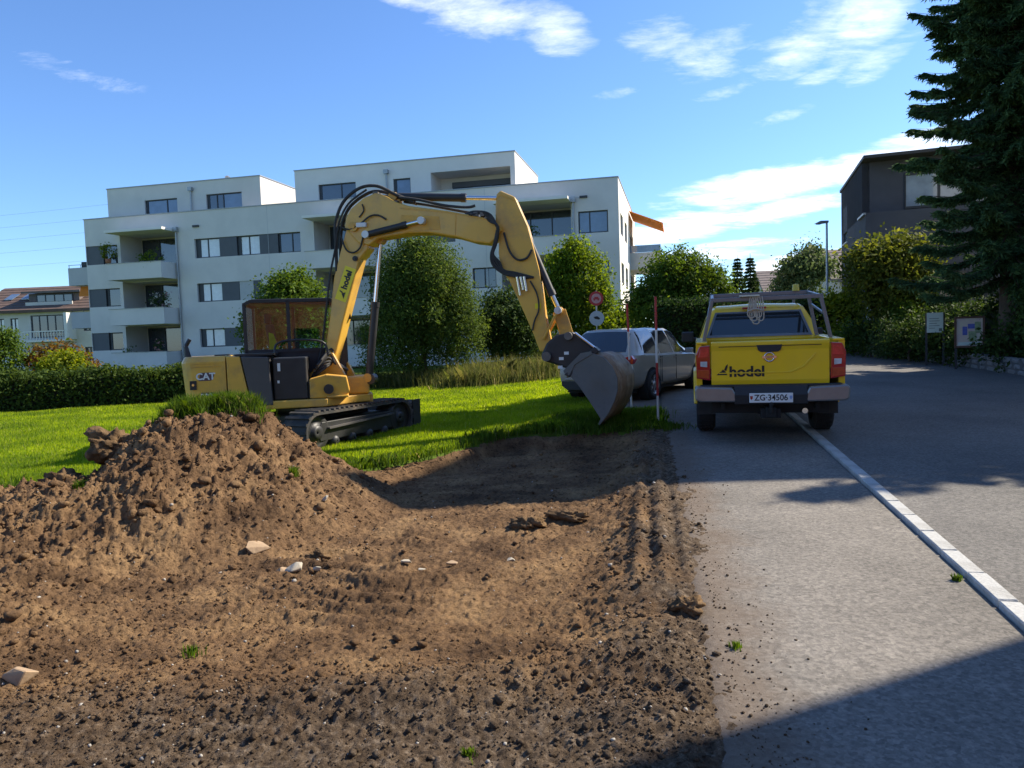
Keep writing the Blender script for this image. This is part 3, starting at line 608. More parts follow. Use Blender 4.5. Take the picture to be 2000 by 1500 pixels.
for k in range(3):
    z0, z1 = SILL[k], HEAD[k]
    MB().box(.03, 1.32, .06, .14, z0, z1).build('shutter', SHUT, AW)
    window(AW, 1.34, 2.5, z0, z1, .16, 1, PANE, reveal=.1)
    # the long window band with sliding shutters
    window(AW, 8.40, 10.2, z0, z1, .16, 2, CURT, split=[.5], reveal=.28)
    MB().box(10.2, 11.46, .05, .12, z0, z1).build('shutter', SHUT, AW)
    if k == 2:
        window(AW, 11.46, 13.1, z0, z1, .16, 2, CURT, split=[.52], reveal=.2); MB().box(13.1, 14.4, .05, .12, z0, z1).build('shutter', SHUT, AW); window(AW, 14.4, 16.0, z0, z1, .16, 2, PANE, split=[.6], reveal=.05)
    else:
        MB().box(11.5, 12.5, .05, .12, z0, z1).build('shutter', SHUTB, AW); MB().box(12.52, 13.1, .05, .12, z0, z1).build('shutter', SHUT, AW)
    window(AW, 22.4, 24.2, z0, z1, .16, 2, CURT, reveal=.2); MB().box(24.2, 26.2, .05, .12, z0, z1).build('shutter', SHUT, AW)
    window(AW, 27.2, 28.65, z0, z1, .16, 2, PANE)
    window(AW, 33.66, 35.38, z0, z1, .1, 2, PANEB, split=[.38])
    # loggias and balconies
    for a, b in stacks:
        f0, f1 = [.45, 3.45, 6.4][k], [3.25, 6.24, 9.36][k]
        m_ = MB(); m_.box(a, b, 2.1, 2.3, f0, f1).box(a-.2, a-.001, .351, 2.3, f0, f1).box(b+.001, b+.2, .351, 2.3, f0, f1).box(a, b, .351, 2.1, f0-.2, f0-.001).box(a, b, .351, 2.1, f1+.001, f1+.2); m_.build('loggia', PLAS, AW)
        window(AW, a+.12, b-.12, f0+.02, f1-.12, 2.0, 3, PANE)
        zb, zt = [.2, 3.28, 6.24][k], [1.48, 4.33, 7.28][k]
        m_ = MB(); m_.box(a+.1, b-.05, -1.5, -1.38, zb, zt).box(b-.17, b-.05, -1.38, -.001, zb, zt).box(a+.1, a+.22, -1.38, -.001, zb, zt).box(a+.22, b-.17, -1.38, -.001, zb+.02, zb+.2); m_.build('balcony', PLAS, AW)
        MB().box(a+.06, b-.01, -1.54, -1.34, zt, zt+.035).build('railing', COP, AW)
    # roof slab over the top loggia
for a, b in stacks:
    MB().box(a-.1, b, -1.3, -.001, 9.34, 9.5).build('canopy', PLASW, AW)
    m_ = MB(); m_.cyl((b+.13, -.12, .2), (b+.13, -.12, 9.35), .06, n=10).box(b-.02, b+.28, -.27, -.002, 9.3, 9.6); m_.build('downpipe', ZINC, AW)
for x in (8.6, 34.0, 23.5): MB().box(x-.22, x+.22, -.12, -.002, 9.52, 9.64).build('wall_vent', ANTH, AW)
for x in (13.75, 28.1): MB().box(x-.012, x+.012, -.004, -.001, -.4, 10.5).build('wall_joint', PGREY, AW)
# right side windows and balconies (frame turned a quarter)
RS = MB
def side_window(y0, y1, z0, z1, pm):
    f = MB(); X = LB-.22; f.box(X, X+.1, y0, y1, z0, z0+.07).box(X, X+.1, y0, y1, z1-.07, z1).box(X, X+.1, y0, y0+.07, z0+.07, z1-.07).box(X, X+.1, y1-.07, y1, z0+.07, z1-.07).box(X, X+.1, (y0+y1)/2-.04, (y0+y1)/2+.04, z0+.07, z1-.07)
    w = f.build('window', ANTH, AW); MB().box(X+.03, X+.06, y0+.075, (y0+y1)/2-.045, z0+.075, z1-.075).build('pane', pm, w); MB().box(X+.03, X+.06, (y0+y1)/2+.045, y1-.075, z0+.075, z1-.075).build('pane', pm, w)
for k in range(3):
    side_window(1.1, 3.2, SILL[k], HEAD[k], PANE); side_window(4.6, 6.7, SILL[k], HEAD[k], PANE); side_window(9.6, 13.4, [.5, 3.4, 6.4][k], HEAD[k], PANE)
    zb, zt = [.2, 3.1, 6.05][k], [1.3, 4.25, 7.2][k]
    m_ = MB(); m_.box(LB, LB+2.1, 9.3, 9.42, zb, zt).box(LB+1.98, LB+2.1, 9.42, 14, zb, zt).box(LB, LB+2.1, 14, 14.12, zb, zt).box(LB, LB+1.98, 9.42, 14, zb, zb+.2); m_.build('balcony', PGREY, AW)
    m_ = MB(); m_.box(LB, LB+2.1, 9.34, 9.36, zt+.02, zt+.5).box(LB+2.04, LB+2.06, 9.36, 14, zt+.02, zt+.5); m_.build('railing', PANEB, AW)
    m_ = MB(); m_.box(-2.0, -.001, .5, .62, [.2, 3.28, 6.24][k], [1.5, 4.4, 7.45][k]).box(-2.0, -1.88, .62, 5, [.2, 3.28, 6.24][k], [1.5, 4.4, 7.45][k]).box(-1.88, -.001, .62, 5, [.2, 3.28, 6.24][k]+.02, [.2, 3.28, 6.24][k]+.22); m_.build('balcony', PGREY, AW)
    m_ = MB(); m_.bar((-2.0, .56, [1.6, 4.55, 7.65][k]), (0, .56, [1.6, 4.55, 7.65][k]), .03); [m_.bar((q, .56, [1.5, 4.4, 7.45][k]), (q, .56, [1.6, 4.55, 7.65][k]), .025) for q in (-1.95, -1, -.1)]; m_.build('railing', ANTH, AW)
MB().box(-1.95, -.05, 5.0, 5.06, .1, 6.2).build('balcony_screen', PLASW, AW)
tag_aw = MB(); tag_aw.add([(LB+.05, 8.6, 10.0), (LB+.05, 13.4, 10.0), (LB+2.3, 13.4, 9.05), (LB+2.3, 8.6, 9.05), (LB+2.3, 13.4, 8.75), (LB+2.3, 8.6, 8.75), (LB+.05, 8.6, 9.95), (LB+2.26, 8.6, 9.0)], [(0, 1, 2, 3), (3, 2, 4, 5), (0, 3, 7, 6)]); o = tag_aw.build('awning', ORNG, AW)
o.modifiers.new('thick', 'SOLIDIFY').thickness = .03; tag(o, 'orange awning rolled out on the right side')
mo = MB(); mo.add([(-1.5, 1.0, 6.2), (-.02, 1.0, 6.2), (-.02, .75, 5.5), (-1.5, .75, 5.5)], [(0, 1, 2, 3)]); o = mo.build('awning', ORNG, AW); o.modifiers.new('thick', 'SOLIDIFY').thickness = .03; tag(o, 'dark orange awning under the left balcony')
# set back top storey: two blocks
def attic(x0, x1, y0, y1, zt, wins, recess=None):
    hs = [(a, b, 10.65, c) for a, b, c, *_ in wins]+([recess] if recess else [])
    mb = MB(); holed(mb, x0, x1, 10.2, zt-.06, hs, lambda m_, a, b, c, d: m_.box(a, b, y0, y0+.3, c, d)); mb.box(x0, x0+.3, y0+.3, y1, 10.2, zt-.06).box(x1-.3, x1, y0+.3, y1, 10.2, zt-.06).box(x0+.3, x1-.3, y1-.3, y1, 10.2, zt-.06).box(x0+.3, x1-.3, y0+.3, y1-.3, zt-.35, zt-.2); mb.build('attic_wall', PLASW if x0 > 12 else PLAS, AW)
    m_ = MB(); m_.box(x0-.04, x1+.04, y0-.04, y0+.3, zt-.06, zt).box(x1-.3, x1+.04, y0+.3, y1+.04, zt-.06, zt).box(x0-.04, x0+.3, y0+.3, y1+.04, zt-.06, zt).box(x0+.3, x1-.3, y1-.26, y1+.04, zt-.06, zt); m_.build('roof_edge', COP, AW)
    for a, b, c, pm, n, sp in wins: window(AW, a, b, 10.65, c, y0+.12, n, pm, split=sp, reveal=.12)
attic(.7, 12.5, 1.5, 6.3, 12.87, [(3.65, 6.2, 11.85, PANEB, 2, [.66]), (8.42, 11.1, 11.9, [PANE, PANE, PANEB], 3, [.28, .46])])
attic(15.0, 29.7, 1.5, 9.1, 12.96, [(16.65, 19.25, 11.9, PANE, 2, [.6]), (21.8, 22.95, 11.86, PANEB, 1, None)], (24.3, 29.4, 10.25, 12.05))
m_ = MB(); m_.box(24.3, 29.4, 3.6, 3.8, 10.2, 12.05).box(24.05, 24.299, 1.801, 3.8, 10.2, 12.05).box(24.3, 29.4, 1.801, 3.6, 12.051, 12.2); m_.build('loggia', PLASW, AW)
window(AW, 25.1, 29.1, 10.3, 11.75, 3.5, 3, [PANE, PANEB, PANE]); MB().box(25.1, 29.1, 3.40, 3.48, 11.4, 11.75).build('shutter', SHUT, AW)
for x in (7.35, 21.4): m_ = MB(); m_.cyl((x, 1.38, 10.2), (x, 1.38, 12.3), .055, n=10).box(x-.14, x+.14, 1.24, 1.498, 12.2, 12.45); m_.build('downpipe', ZINC, AW)
for x, y in ((23.9, 4), (24.4, 4.4), (9, 3.2)): m_ = MB(); m_.cyl((x, y, 12.6), (x, y, 13.35), .14, n=10).cyl((x, y, 13.35), (x, y, 13.45), .2, .05, n=10); m_.build('roof_vent', ZINC, AW)
def on_aw(x, y, z):
    a = math.atan2(-.2221, .975); return (-28.66+x*math.cos(a)-y*math.sin(a), 51+x*math.sin(a)+y*math.cos(a), z)

# ================================================================= OLDER HOUSES
CREAM = mat('cream_render', (.62, .58, .50), .9, var=.07, scale=.8, spec=.2)
WHITE = mat('white_render', (.72, .70, .66), .9, var=.06, scale=.8, spec=.2)
TILE = mat('roof_tile', (.12, .075, .055), .85, var=.25, scale=2.5, bump=.6, bscale=8, dirt=(.10, .07, .06))
TILE2 = mat('roof_tile_grey', (.16, .125, .11), .85, var=.2, scale=2.5, bump=.6, bscale=8)
WOOD = mat('dark_wood', (.10, .05, .03), .8, var=.25, scale=5)
def gable_house(name, label, loc, rz, w, d, h, rh, wall, roof, wins, over=.5, group=None, chimney=True, rows=9):
    """ridge along local x; front wall at local y=0"""
    r = empty(name, loc, rz); tag(r, label, 'house', group)
    mb = MB(); holed(mb, 0, w, -.8, h, [q[:4] for q in wins], lambda m_, a, b, c, e: m_.box(a, b, 0, .3, c, e)); mb.box(0, w, d-.3, d, -.8, h)
    for x in (0, w-.3): mb.prism([(.3, -.8), (d-.3, -.8), (d-.3, h), (d/2, h+rh*.93), (.3, h)], x, x+.3, lambda p, q, e: (e, p, q))
    mb.build('wall', wall, r)
    rf = MB(); sl = rh/(d/2)
    for s in (0, 1):
        pts = [(-over, h-over*sl), (d/2, h+rh), (d/2, h+rh+.22), (-over, h-over*sl+.22)] if s == 0 else [(d+over, h-over*sl), (d/2, h+rh), (d/2, h+rh+.22), (d+over, h-over*sl+.22)]
        rf.prism(pts, -over, w+over, lambda p, q, e: (e, p, q))
    R_ = rf.build('roof', roof, r)
    for i in range(rows):                                     # courses of tiles, one strip per course
        t = (i+.5)/rows; y = -over+(d/2+over)*t; z = h-over*sl+.22+(y+over)*sl
        MB().prism([(y-.0, z+.006), (y+(d/2+over)/rows*.97, z+.006+(d/2+over)/rows*.97*sl), (y+(d/2+over)/rows*.97, z+.02+(d/2+over)/rows*.97*sl), (y, z+.06)] if False else [(y-(d/2+over)/rows*.5, z-(d/2+over)/rows*.5*sl+.05), (y+(d/2+over)/rows*.49, z+(d/2+over)/rows*.49*sl+.012), (y+(d/2+over)/rows*.49, z+(d/2+over)/rows*.49*sl+.004), (y-(d/2+over)/rows*.5, z-(d/2+over)/rows*.5*sl+.004)], -over, w+over, lambda p, q, e: (e, p, q)).build('tile_course', roof, R_)
    if chimney:
        MB().box(w*.7, w*.7+.6, d/2-.3, d/2+.3, h+rh-.3, h+rh+.9).build('chimney', roof, R_)
    for q in wins:
        pm = q[4] if len(q) > 4 else PANE; window(r, q[0], q[1], q[2], q[3], .1, q[5] if len(q) > 5 else 2, pm, fr=.09)
    return r
h1 = gable_house('old_house', 'old cream house with long brown tiled roof and dormer at the far left', (-50.0, 70, -.3), R(-4), 13, 9, 6.0, 2.3, CREAM, TILE,
    [(1.9, 2.7, 3.9, 5.3, CURT), (3.3, 4.1, 3.9, 5.3, CURT), (1.9, 2.7, 1.0, 2.4, CURT), (3.3, 4.1, 1.0, 2.4, CURT), (5.3, 9.2, 3.4, 5.5, PANE, 5), (5.3, 9.2, .5, 2.6, PANE, 5), (10.4, 11.4, 3.9, 5.3, PANE), (10.4, 11.4, 1, 2.4, PANE)])
for z in (3.0, .1): m_ = MB(); m_.box(5.0, 9.5, -1.3, -.001, z, z+.18).box(5.0, 9.5, -1.3, -1.2, z+.9, z+1.0); [m_.box(q, q+.06, -1.28, -1.22, z+.18, z+.9) for q in np.arange(5.0, 9.5, .28)]; m_.box(9.4, 9.7, -1.3, -.001, z+.18, z+2.6); m_.build('balcony', WHITE, h1)
dm = MB(); dm.box(4.4, 9.4, 1.2, 3.4, 6.3, 7.6).prism([(.7, 7.6), (3.9, 7.85), (3.9, 8.0), (.7, 7.8)], 4.0, 9.8, lambda p, q, e: (e, p, q)); dm.build('dormer', TILE2, h1)
window(h1, 5.2, 8.8, 6.75, 7.5, 1.1, 4, PANE, fr=.08); m_ = MB(); m_.box(4.6, 9.2, .4, .5, 6.2, 6.75); m_.build('dormer_balcony', CREAM, h1)
for x in (1.6, 3.3): m_ = MB(); m_.prism([(1.6, 6.0+1.6*.51+.32), (2.7, 6.0+2.7*.51+.32), (2.7, 6.0+2.7*.51+.40), (1.6, 6.0+1.6*.51+.40)], x, x+.8, lambda p, q, e: (e, p, q)); m_.build('skylight', PANEB, h1)
gable_house('old_house', 'brown roofed white house beyond the yellow pickup', (25.3, 72, .6), R(-8), 9, 8, 4.6, 2.1, WHITE, TILE2, [(1.2, 2.0, 2.6, 4.0, PANE), (3.4, 4.4, 2.6, 4.0, PANE), (6, 7, 2.6, 4.0, PANE)], over=.8)
h4 = gable_house('old_house', 'cream house with grey brown roof beside the dark modern house', (26.6, 60, .6), R(-6), 11, 9, 5.0, 2.4, CREAM, TILE2, [(1.2, 2.8, 2.3, 4.0, PANE), (4.2, 5.4, 2.3, 4.0, PANE)], over=.9, chimney=False)
MB().box(1.1, 2.9, -.06, -.002, 2.2, 4.05).build('shutter', WOOD, h4)
# house behind the camera whose brick front shows in the cab glass, and the tall one that throws the corner shadow
BRICK = mat('red_brick', (.42, .14, .07), .85, var=.25, scale=3, bump=.4, bscale=25)
gable_house('brick_house', 'red brick house behind the viewpoint across the lane', (9, -12, 0), R(180), 20, 10, 6, 3.2, BRICK, TILE, [(2, 3.2, 1, 2.4, PANE), (5, 6.2, 1, 2.4, PANE), (8, 9.2, 1, 2.4, PANE), (12, 13.2, 1, 2.4, PANE), (16, 17.2, 1, 2.4, PANE), (2, 3.2, 3.8, 5.2, PANE), (5, 6.2, 3.8, 5.2, PANE), (12, 13.2, 3.8, 5.2, PANE)])
TH = empty('tall_house', (9.95, 6.83, 0), 0); tag(TH, 'tall cream house right of the viewpoint throwing the shadow over the pavement', 'house')
m_ = MB(); m_.box(0, 9, -9, 0, -.3, 11.2); m_.build('wall', CREAM, TH)
MB().box(-.002, 9.0, -9.0, .002, 11.2, 11.45).build('roof', COP, TH)
for z in (1.2, 4.2, 7.2):
    for y in (-7.5, -4.5, -2): MB().box(-.06, -.003, y, y+1.2, z, z+1.4).build('window', PANE, TH)

BH = empty('corner_house', (0, 0, 0)); tag(BH, 'tall pale house right of the road throwing the broad shadow', 'house')
foot = [(11.2, 13.2), (17.4, 12.95), (21, 21), (15.6, 22)]
MB().prism(foot, -.3, 12.0, lambda p, q, e: (p, q, e)).build('wall', CREAM, BH)
MB().prism([(p[0]*1.002-.03, p[1]) for p in foot], 12.0, 12.25, lambda p, q, e: (p, q, e)).build('roof', COP, BH)
for z in (1, 4, 7, 9.6):
    for t in (.15, .45, .75): a = np.array(foot[0])+(np.array(foot[3])-np.array(foot[0]))*t; b = a+(np.array(foot[3])-np.array(foot[0]))*.13; MB().bar((a[0]-.01, a[1], z+.6), (b[0]-.01, b[1], z+.6), .06, 1.3).build('window', PANE, BH)

# ================================================================= DARK MODERN HOUSE
DK = mat('dark_render', (.085, .086, .098), .9, var=.10, scale=1.2, bump=.2, bscale=70, spec=.2)
DKR = mat('dark_roof_edge', (.05, .045, .042), .6, var=.1)
P0 = np.array([14.35, 30.0]); P1 = np.array([16.75, 37.6]); fdir = np.array([.94, -.34]); sdir = (P1-P0)/np.linalg.norm(P1-P0)
DH = empty('modern_house', (P0[0], P0[1], .4), 0); tag(DH, 'dark grey modern house with flat roof and corner window at the right', 'house')
def dp(a, b, z): q = fdir*a+sdir*b; return (q[0], q[1], z)
def dbox(mb, a0, a1, b0, b1, z0, z1): return mb.add([dp(a, b, z) for a in (a0, a1) for b in (b0, b1) for z in (z0, z1)], [(0, 1, 3, 2), (4, 6, 7, 5), (0, 4, 5, 1), (2, 3, 7, 6), (0, 2, 6, 4), (1, 5, 7, 3)])
HT = 7.85
m_ = MB(); dbox(m_, 0, 9, .9, 7.8, 5.7, HT); 
holed(m_, 0, 7.8, -.6, HT, [(5.6, 7.0, 5.2, 6.9), (5.6, 7.0, 1.9, 3.5), (0, .9, 5.7, HT)], lambda q, a, b, c, d: dbox(q, 0-.0, .28, a, b, c, d))
dbox(m_, .281, 9, 0, .28, -.6, 5.7); dbox(m_, 8.7, 9, .281, 7.8, -.6, 5.7); dbox(m_, .281, 8.7, 7.5, 7.8, -.6, 5.7); m_.build('wall', DK, DH)
m_ = MB(); dbox(m_, -.06, 9.1, .0, 7.9, HT, HT+.12); m_.build('roof', DKR, DH)
m_ = MB(); dbox(m_, .281, 8.7, .281, .899, 5.5, 5.69); m_.build('terrace', DKR, DH)
def dwin(a0, a1, z0, z1, b, n, pm):
    f = MB(); t = .09
    dbox(f, a0, a1, b-.06, b-.002, z0, z0+t); dbox(f, a0, a1, b-.06, b-.002, z1-t, z1); w = a1-a0
    for i in range(n+1): c = a0+w*i/n; dbox(f, max(c-t/2, a0), min(c+t/2, a1), b-.06, b-.002, z0+t, z1-t)
    o = f.build('window', ANTH, DH)
    for i in range(n): q = MB(); dbox(q, a0+w*i/n+t*.6, a0+w*(i+1)/n-t*.6, b-.04, b-.015, z0+t, z1-t); q.build('pane', pm, o)
PANEL = glassmat('window_glass_bright', (.30, .34, .38), .05)
dwin(1.55, 5.2, 5.85, 7.25, .9, 3, PANEL); dwin(1.5, 3.5, 1.6, 3.2, 0, 2, PANE); dwin(.8, 1.6, -.3, 1.8, 0, 1, PANE)
for (b0, b1, z0, z1) in ((5.6, 7.0, 5.2, 6.9), (5.6, 7.0, 1.9, 3.5)):
    q = MB(); dbox(q, .12, .2, b0, b1, z0, z1); w = q.build('window', ANTH, DH); q = MB(); dbox(q, .09, .118, b0+.08, b1-.08, z0+.08, z1-.08); q.build('pane', PANEL, w)
    q = MB(); dbox(q, -.06, .09, b0-.05, b1+.05, z0-.06, z0-.001); q.build('sill', WHITE, DH)
q = MB(); dbox(q, -.10, -.002, -.1, 1.6, 5.62, 5.70); q.build('rail', ZINC, DH)
# ================================================================= EXCAVATOR
YEL = mat('machine_yellow', (.74, .42, .065), .42, var=.06, scale=3, coat=.25, dirt=(.40, .24, .09), dscale=2.6)
YEL2 = mat('machine_yellow_worn', (.70, .37, .045), .5, var=.10, scale=5, coat=.1, dirt=(.30, .19, .09), dscale=3.5)
MGREY = mat('machine_grey', (.085, .078, .075), .6, var=.1, scale=4)
MBLK = mat('machine_black', (.026, .026, .027), .5, var=.2, scale=5)
RUB = mat('rubber', (.034, .033, .032), .75, var=.3, scale=9)
SHOE = mat('muddy_track', (.04, .038, .036), .8, var=.3, scale=9, dirt=(.17, .125, .085), dscale=4)
STEEL = mat('dusty_steel', (.16, .15, .14), .6, metal=.4, var=.25, scale=4, dirt=(.22, .17, .12), dscale=3)
CHROME = mat('chrome_rod', (.75, .75, .74), .12, metal=1., var=.03)
PINW = mat('pin_cap', (.62, .62, .60), .4, metal=.3, var=.1)
RUST = mat('rusty_steel', (.27, .17, .10), .75, metal=.2, var=.35, scale=5, bump=.4, bscale=25, dirt=(.45, .38, .28), dscale=4)
BKT = mat('bucket_grey', (.13, .128, .125), .6, metal=.2, var=.2, scale=6, bump=.2, bscale=25, dirt=(.10, .085, .07), dscale=3)
WHT = mat('white_paint', (.75, .75, .73), .5, var=.04)
STICK = mat('sticker_yellow', (.85, .68, .01), .4, var=.04)
BLKP = mat('black_print', (.012, .012, .012), .5, var=.1)
CABG = glassmat('cab_glass', (.80, .92, .90), .02, clear=True)
EXL = np.array([-3.3, 12.1, gz(-3.3, 12.1)-.02])
EX = empty('excavator', tuple(EXL)); tag(EX, 'yellow crawler excavator with folded boom standing on the grass', 'excavator')
# -------- undercarriage, pointing up the meadow
ta = R(63); td = np.array([math.cos(ta), math.sin(ta), 0]); tr_ = np.array([math.sin(ta), -math.cos(ta), 0]); UPZ = np.array([0, 0, 1.])
UT = lambda q: td*q[0]+tr_*q[1]+UPZ*q[2]
RC, HL = .30, 1.02
def loop(r, n=14):
    pts = [(HL+r*math.sin(a), RC+r*math.cos(a)) for a in np.linspace(0, math.pi, n)]+[(-HL-r*math.sin(a), RC-r*math.cos(a)) for a in np.linspace(0, math.pi, n)]
    return pts
for sgn in (1, -1):
    yc = sgn*.86; w = .225
    o_, i_ = loop(RC), loop(RC-.04); n = len(o_); mb = MB(UT)
    vs = [(p[0], yc+s*w, p[1]) for s in (-1, 1) for p in o_]+[(p[0], yc+s*w, p[1]) for s in (-1, 1) for p in i_]
    fs = []
    for k in range(n):
        k2 = (k+1) % n; fs += [(k, k2, n+k2, n+k), (2*n+k2, 2*n+k, 3*n+k, 3*n+k2), (k2, k, 2*n+k, 2*n+k2), (n+k, n+k2, 3*n+k2, 3*n+k)]
    mb.add(vs, fs)
    per = 4*HL+2*math.pi*RC; N_ = 54
    for q in range(N_):
        s = per*q/N_
        if s < 2*HL: p, t = (-HL+s, 2*RC), (1, 0)
        elif s < 2*HL+math.pi*RC: a = (s-2*HL)/RC; p, t = (HL+RC*math.sin(a), RC+RC*math.cos(a)), (math.cos(a), -math.sin(a))
        elif s < 4*HL+math.pi*RC: p, t = (HL-(s-2*HL-math.pi*RC), 0), (-1, 0)
        else: a = (s-4*HL-math.pi*RC)/RC; p, t = (-HL-RC*math.sin(a), RC-RC*math.cos(a)), (-math.cos(a), math.sin(a))
        nn = (-t[1], t[0]); c = (p[0]+nn[0]*.012, yc, p[1]+nn[1]*.012)
        mb.obox(c, (t[0]*.022, 0, t[1]*.022), (0, w+.004, 0), (nn[0]*.016, 0, nn[1]*.016))
    tk = mb.build('track', SHOE, EX)
    m_ = MB(UT); m_.prism([(-.95, .16), (.95, .16), (1.0, .30), (.9, .44), (-.9, .44), (-1.0, .30)], yc-.16, yc+.16, lambda p, q, e: (p, e, q)); m_.build('track_frame', MBLK, tk, .01)
    m_ = MB(UT); m_.prism([(-.80, .33), (.80, .38), (.80, .405), (-.80, .355)], yc+sgn*.16, yc+sgn*.215, lambda p, q, e: (p, e, q)); m_.build('track_guard', MGREY, tk)
    for x in (-HL, HL):
        m_ = MB(UT); m_.lathe([(.02, .17*sgn), (.10, .19*sgn), (.10, .15*sgn), (.20, .14*sgn), (.255, .17*sgn), (.258, -.17*sgn)], (x, yc, RC), (0, 1, 0), 20); m_.build('sprocket' if x < 0 else 'idler', MBLK, tk)
    for x in (-.62, -.22, .2, .6): m_ = MB(UT); m_.lathe([(.01, .19), (.05, .19), (.09, .15), (.09, -.15), (.01, -.19)], (x, yc, .13), (0, 1, 0), 14); m_.build('roller', MBLK, tk)
m_ = MB(UT); m_.box(-.65, .65, -.66, .66, .26, .50).box(-.4, .4, -.68, .68, .2, .42); m_.build('undercarriage', MBLK, EX, .02)
m_ = MB(UT); m_.lathe([(.02, 0), (.55, 0), (.55, .14), (.02, .14)], (0, 0, .50), (0, 0, 1), 28); m_.build('slew_ring', MBLK, EX)
# dozer blade: curved mouldboard at the far end
m_ = MB(UT); prof = [(1.62, .04), (1.52, .18), (1.50, .36), (1.54, .50), (1.60, .55), (1.65, .53), (1.59, .47), (1.56, .36), (1.58, .18), (1.68, .04)]
m_.prism(prof, -.98, .98, lambda p, q, e: (p, e, q)).box(1.46, 1.68, .98, 1.005, .03, .56).box(1.46, 1.68, -1.005, -.98, .03, .56); bl = m_.build('blade', MBLK, EX)
for s in (-.42, .42): m_ = MB(UT); m_.bar((.55, s, .38), (1.54, s, .30), .10, .14); m_.build('blade_arm', MBLK, bl, .01)
m_ = MB(UT); m_.box(1.60, 1.70, -.97, .97, .0, .05); m_.build('cutting_edge', STEEL, bl)
# -------- upper structure
ha = R(12); hd = np.array([math.cos(ha), math.sin(ha), 0]); hr = np.array([math.sin(ha), -math.cos(ha), 0])
HTf = lambda q: hd*q[0]+hr*q[1]+UPZ*q[2]
m_ = MB(HTf); m_.prism([(-1.35, -1.0), (-1.35, 1.0), (.30, 1.0), (.62, .62), (.95, .34), (.95, -.30), (.55, -.95), (.2, -1.0)], .64, .76, lambda p, q, e: (p, q, e)); m_.build('base_frame', YEL, EX, .015)
# rear hood with rounded plan, faces the camera with its long side
def rplan(x0, x1, y0, y1, r, n=6, corners=(1, 1, 0, 0)):
    out = []
    for (cx, cy, a0), cflag in zip([(x0+r, y1-r, 90), (x0+r, y0+r, 180), (x1-r, y0+r, 270), (x1-r, y1-r, 0)], corners):
        if cflag: out += [(cx+r*math.cos(R(a)), cy+r*math.sin(R(a))) for a in np.linspace(a0, a0+90, n)]
        else: c0 = {90: (x0, y1), 180: (x0, y0), 270: (x1, y0), 0: (x1, y1)}[a0]; out.append(c0)
    return out
ht = lambda x: 1.44-.02*(x+1.7)
pl_ = rplan(-1.76, -1.12, -1.02, 1.02, .22); n = len(pl_)
vs = [(p[0]+(.05 if p[0] < -1.5 else 0), p[1], .70) for p in pl_]+[(p[0], p[1], 1.38) for p in pl_]+[(p[0]+(.04 if p[0] < -1.5 else 0), p[1]*.965, 1.46) for p in pl_]
m_ = MB(HTf); m_.add(vs, [(k, (k+1) % n, n+(k+1) % n, n+k) for k in range(n)]+[(n+k, n+(k+1) % n, 2*n+(k+1) % n, 2*n+k) for k in range(n)]+[tuple(range(2*n, 3*n)), tuple(range(n-1, -1, -1))], False)
hood = m_.build('engine_hood', YEL, EX, .015)
m_ = MB(HTf); m_.prism([(-1.105, .70), (-1.105, 1.45), (-.92, 1.44), (-.79, .70)], -1.0, 1.018, lambda p, q, e: (p, e, q)); m_.build('side_panel', YEL, EX, .012)
m_ = MB(HTf); m_.prism([(-.775, .70), (-.905, 1.44), (-.52, 1.42), (-.48, .70)], -.2, 1.012, lambda p, q, e: (p, e, q)); m_.build('grey_panel', MGREY, EX, .012)
m_ = MB(HTf); m_.box(-.47, .02, .05, .93, .765, 1.40).box(.02, .30, .2, .9, .765, 1.02); m_.build('tank_box', MBLK, EX, .02)
m_ = MB(HTf); m_.box(-1.0, -.45, -.1, .96, 1.445, 1.475).box(-1.3, -1.15, .3, .8, 1.462, 1.478); m_.build('top_cover', MBLK, EX)
m_ = MB(HTf); m_.cyl((-1.68, .75, 1.45), (-1.70, .75, 1.62), .05, .03, 10).cyl((-1.70, .75, 1.62), (-1.64, .75, 1.72), .03, n=8); m_.build('exhaust', MBLK, EX)
m_ = MB(HTf); m_.tube(spline([(-.46, .55, 1.42), (-.44, .5, 1.6), (-.2, .5, 1.66), (.25, .5, 1.62), (.33, .5, 1.4)]), .018); m_.build('hand_rail', MBLK, EX)
m_ = MB(HTf); m_.box(-.40, -.36, .935, .95, 1.20, 1.32).box(-.41, -.38, .935, .95, 1.02, 1.06); m_.build('warning_label', WHT, EX)
m_ = MB(HTf); m_.box(-1.62, -1.53, 1.019, 1.035, .98, 1.11); lt = m_.build('hood_latch', MBLK, hood); m_ = MB(HTf); m_.cyl((-1.575, 1.034, 1.05), (-1.575, 1.042, 1.05), .018, n=10); m_.build('latch_lock', CHROME, EX)
m_ = MB(HTf); m_.box(-1.60, -1.18, 1.0205, 1.026, 1.30, 1.315).box(-1.62, -1.2, 1.0205, 1.026, 1.345, 1.352); m_.build('hood_crease', YEL2, hood)
def hside(x, y, z): return frame(HTf((x, y, z)), hd, UPZ, hr)
BADGE = mat('badge_brown', (.10, .06, .07), .5, var=.1)
for (tx, z, sz, sx) in (('CAT', 1.165, .135, 1.0), ('308', .875, .105, 1.05)):
    m_ = MB(HTf); m_.prism([(-1.50, z-.06), (-1.33, z-.06), (-1.28, z+.01), (-1.30, z+.06), (-1.47, z+.06)], 1.0205, 1.024, lambda p, q, e: (p, e, q)); bd = m_.build('badge', BADGE, hood)
    text('lettering', tx, sz, WHT, bd, hside(-1.40, 1.026, z), bold=.004, sx=sx)
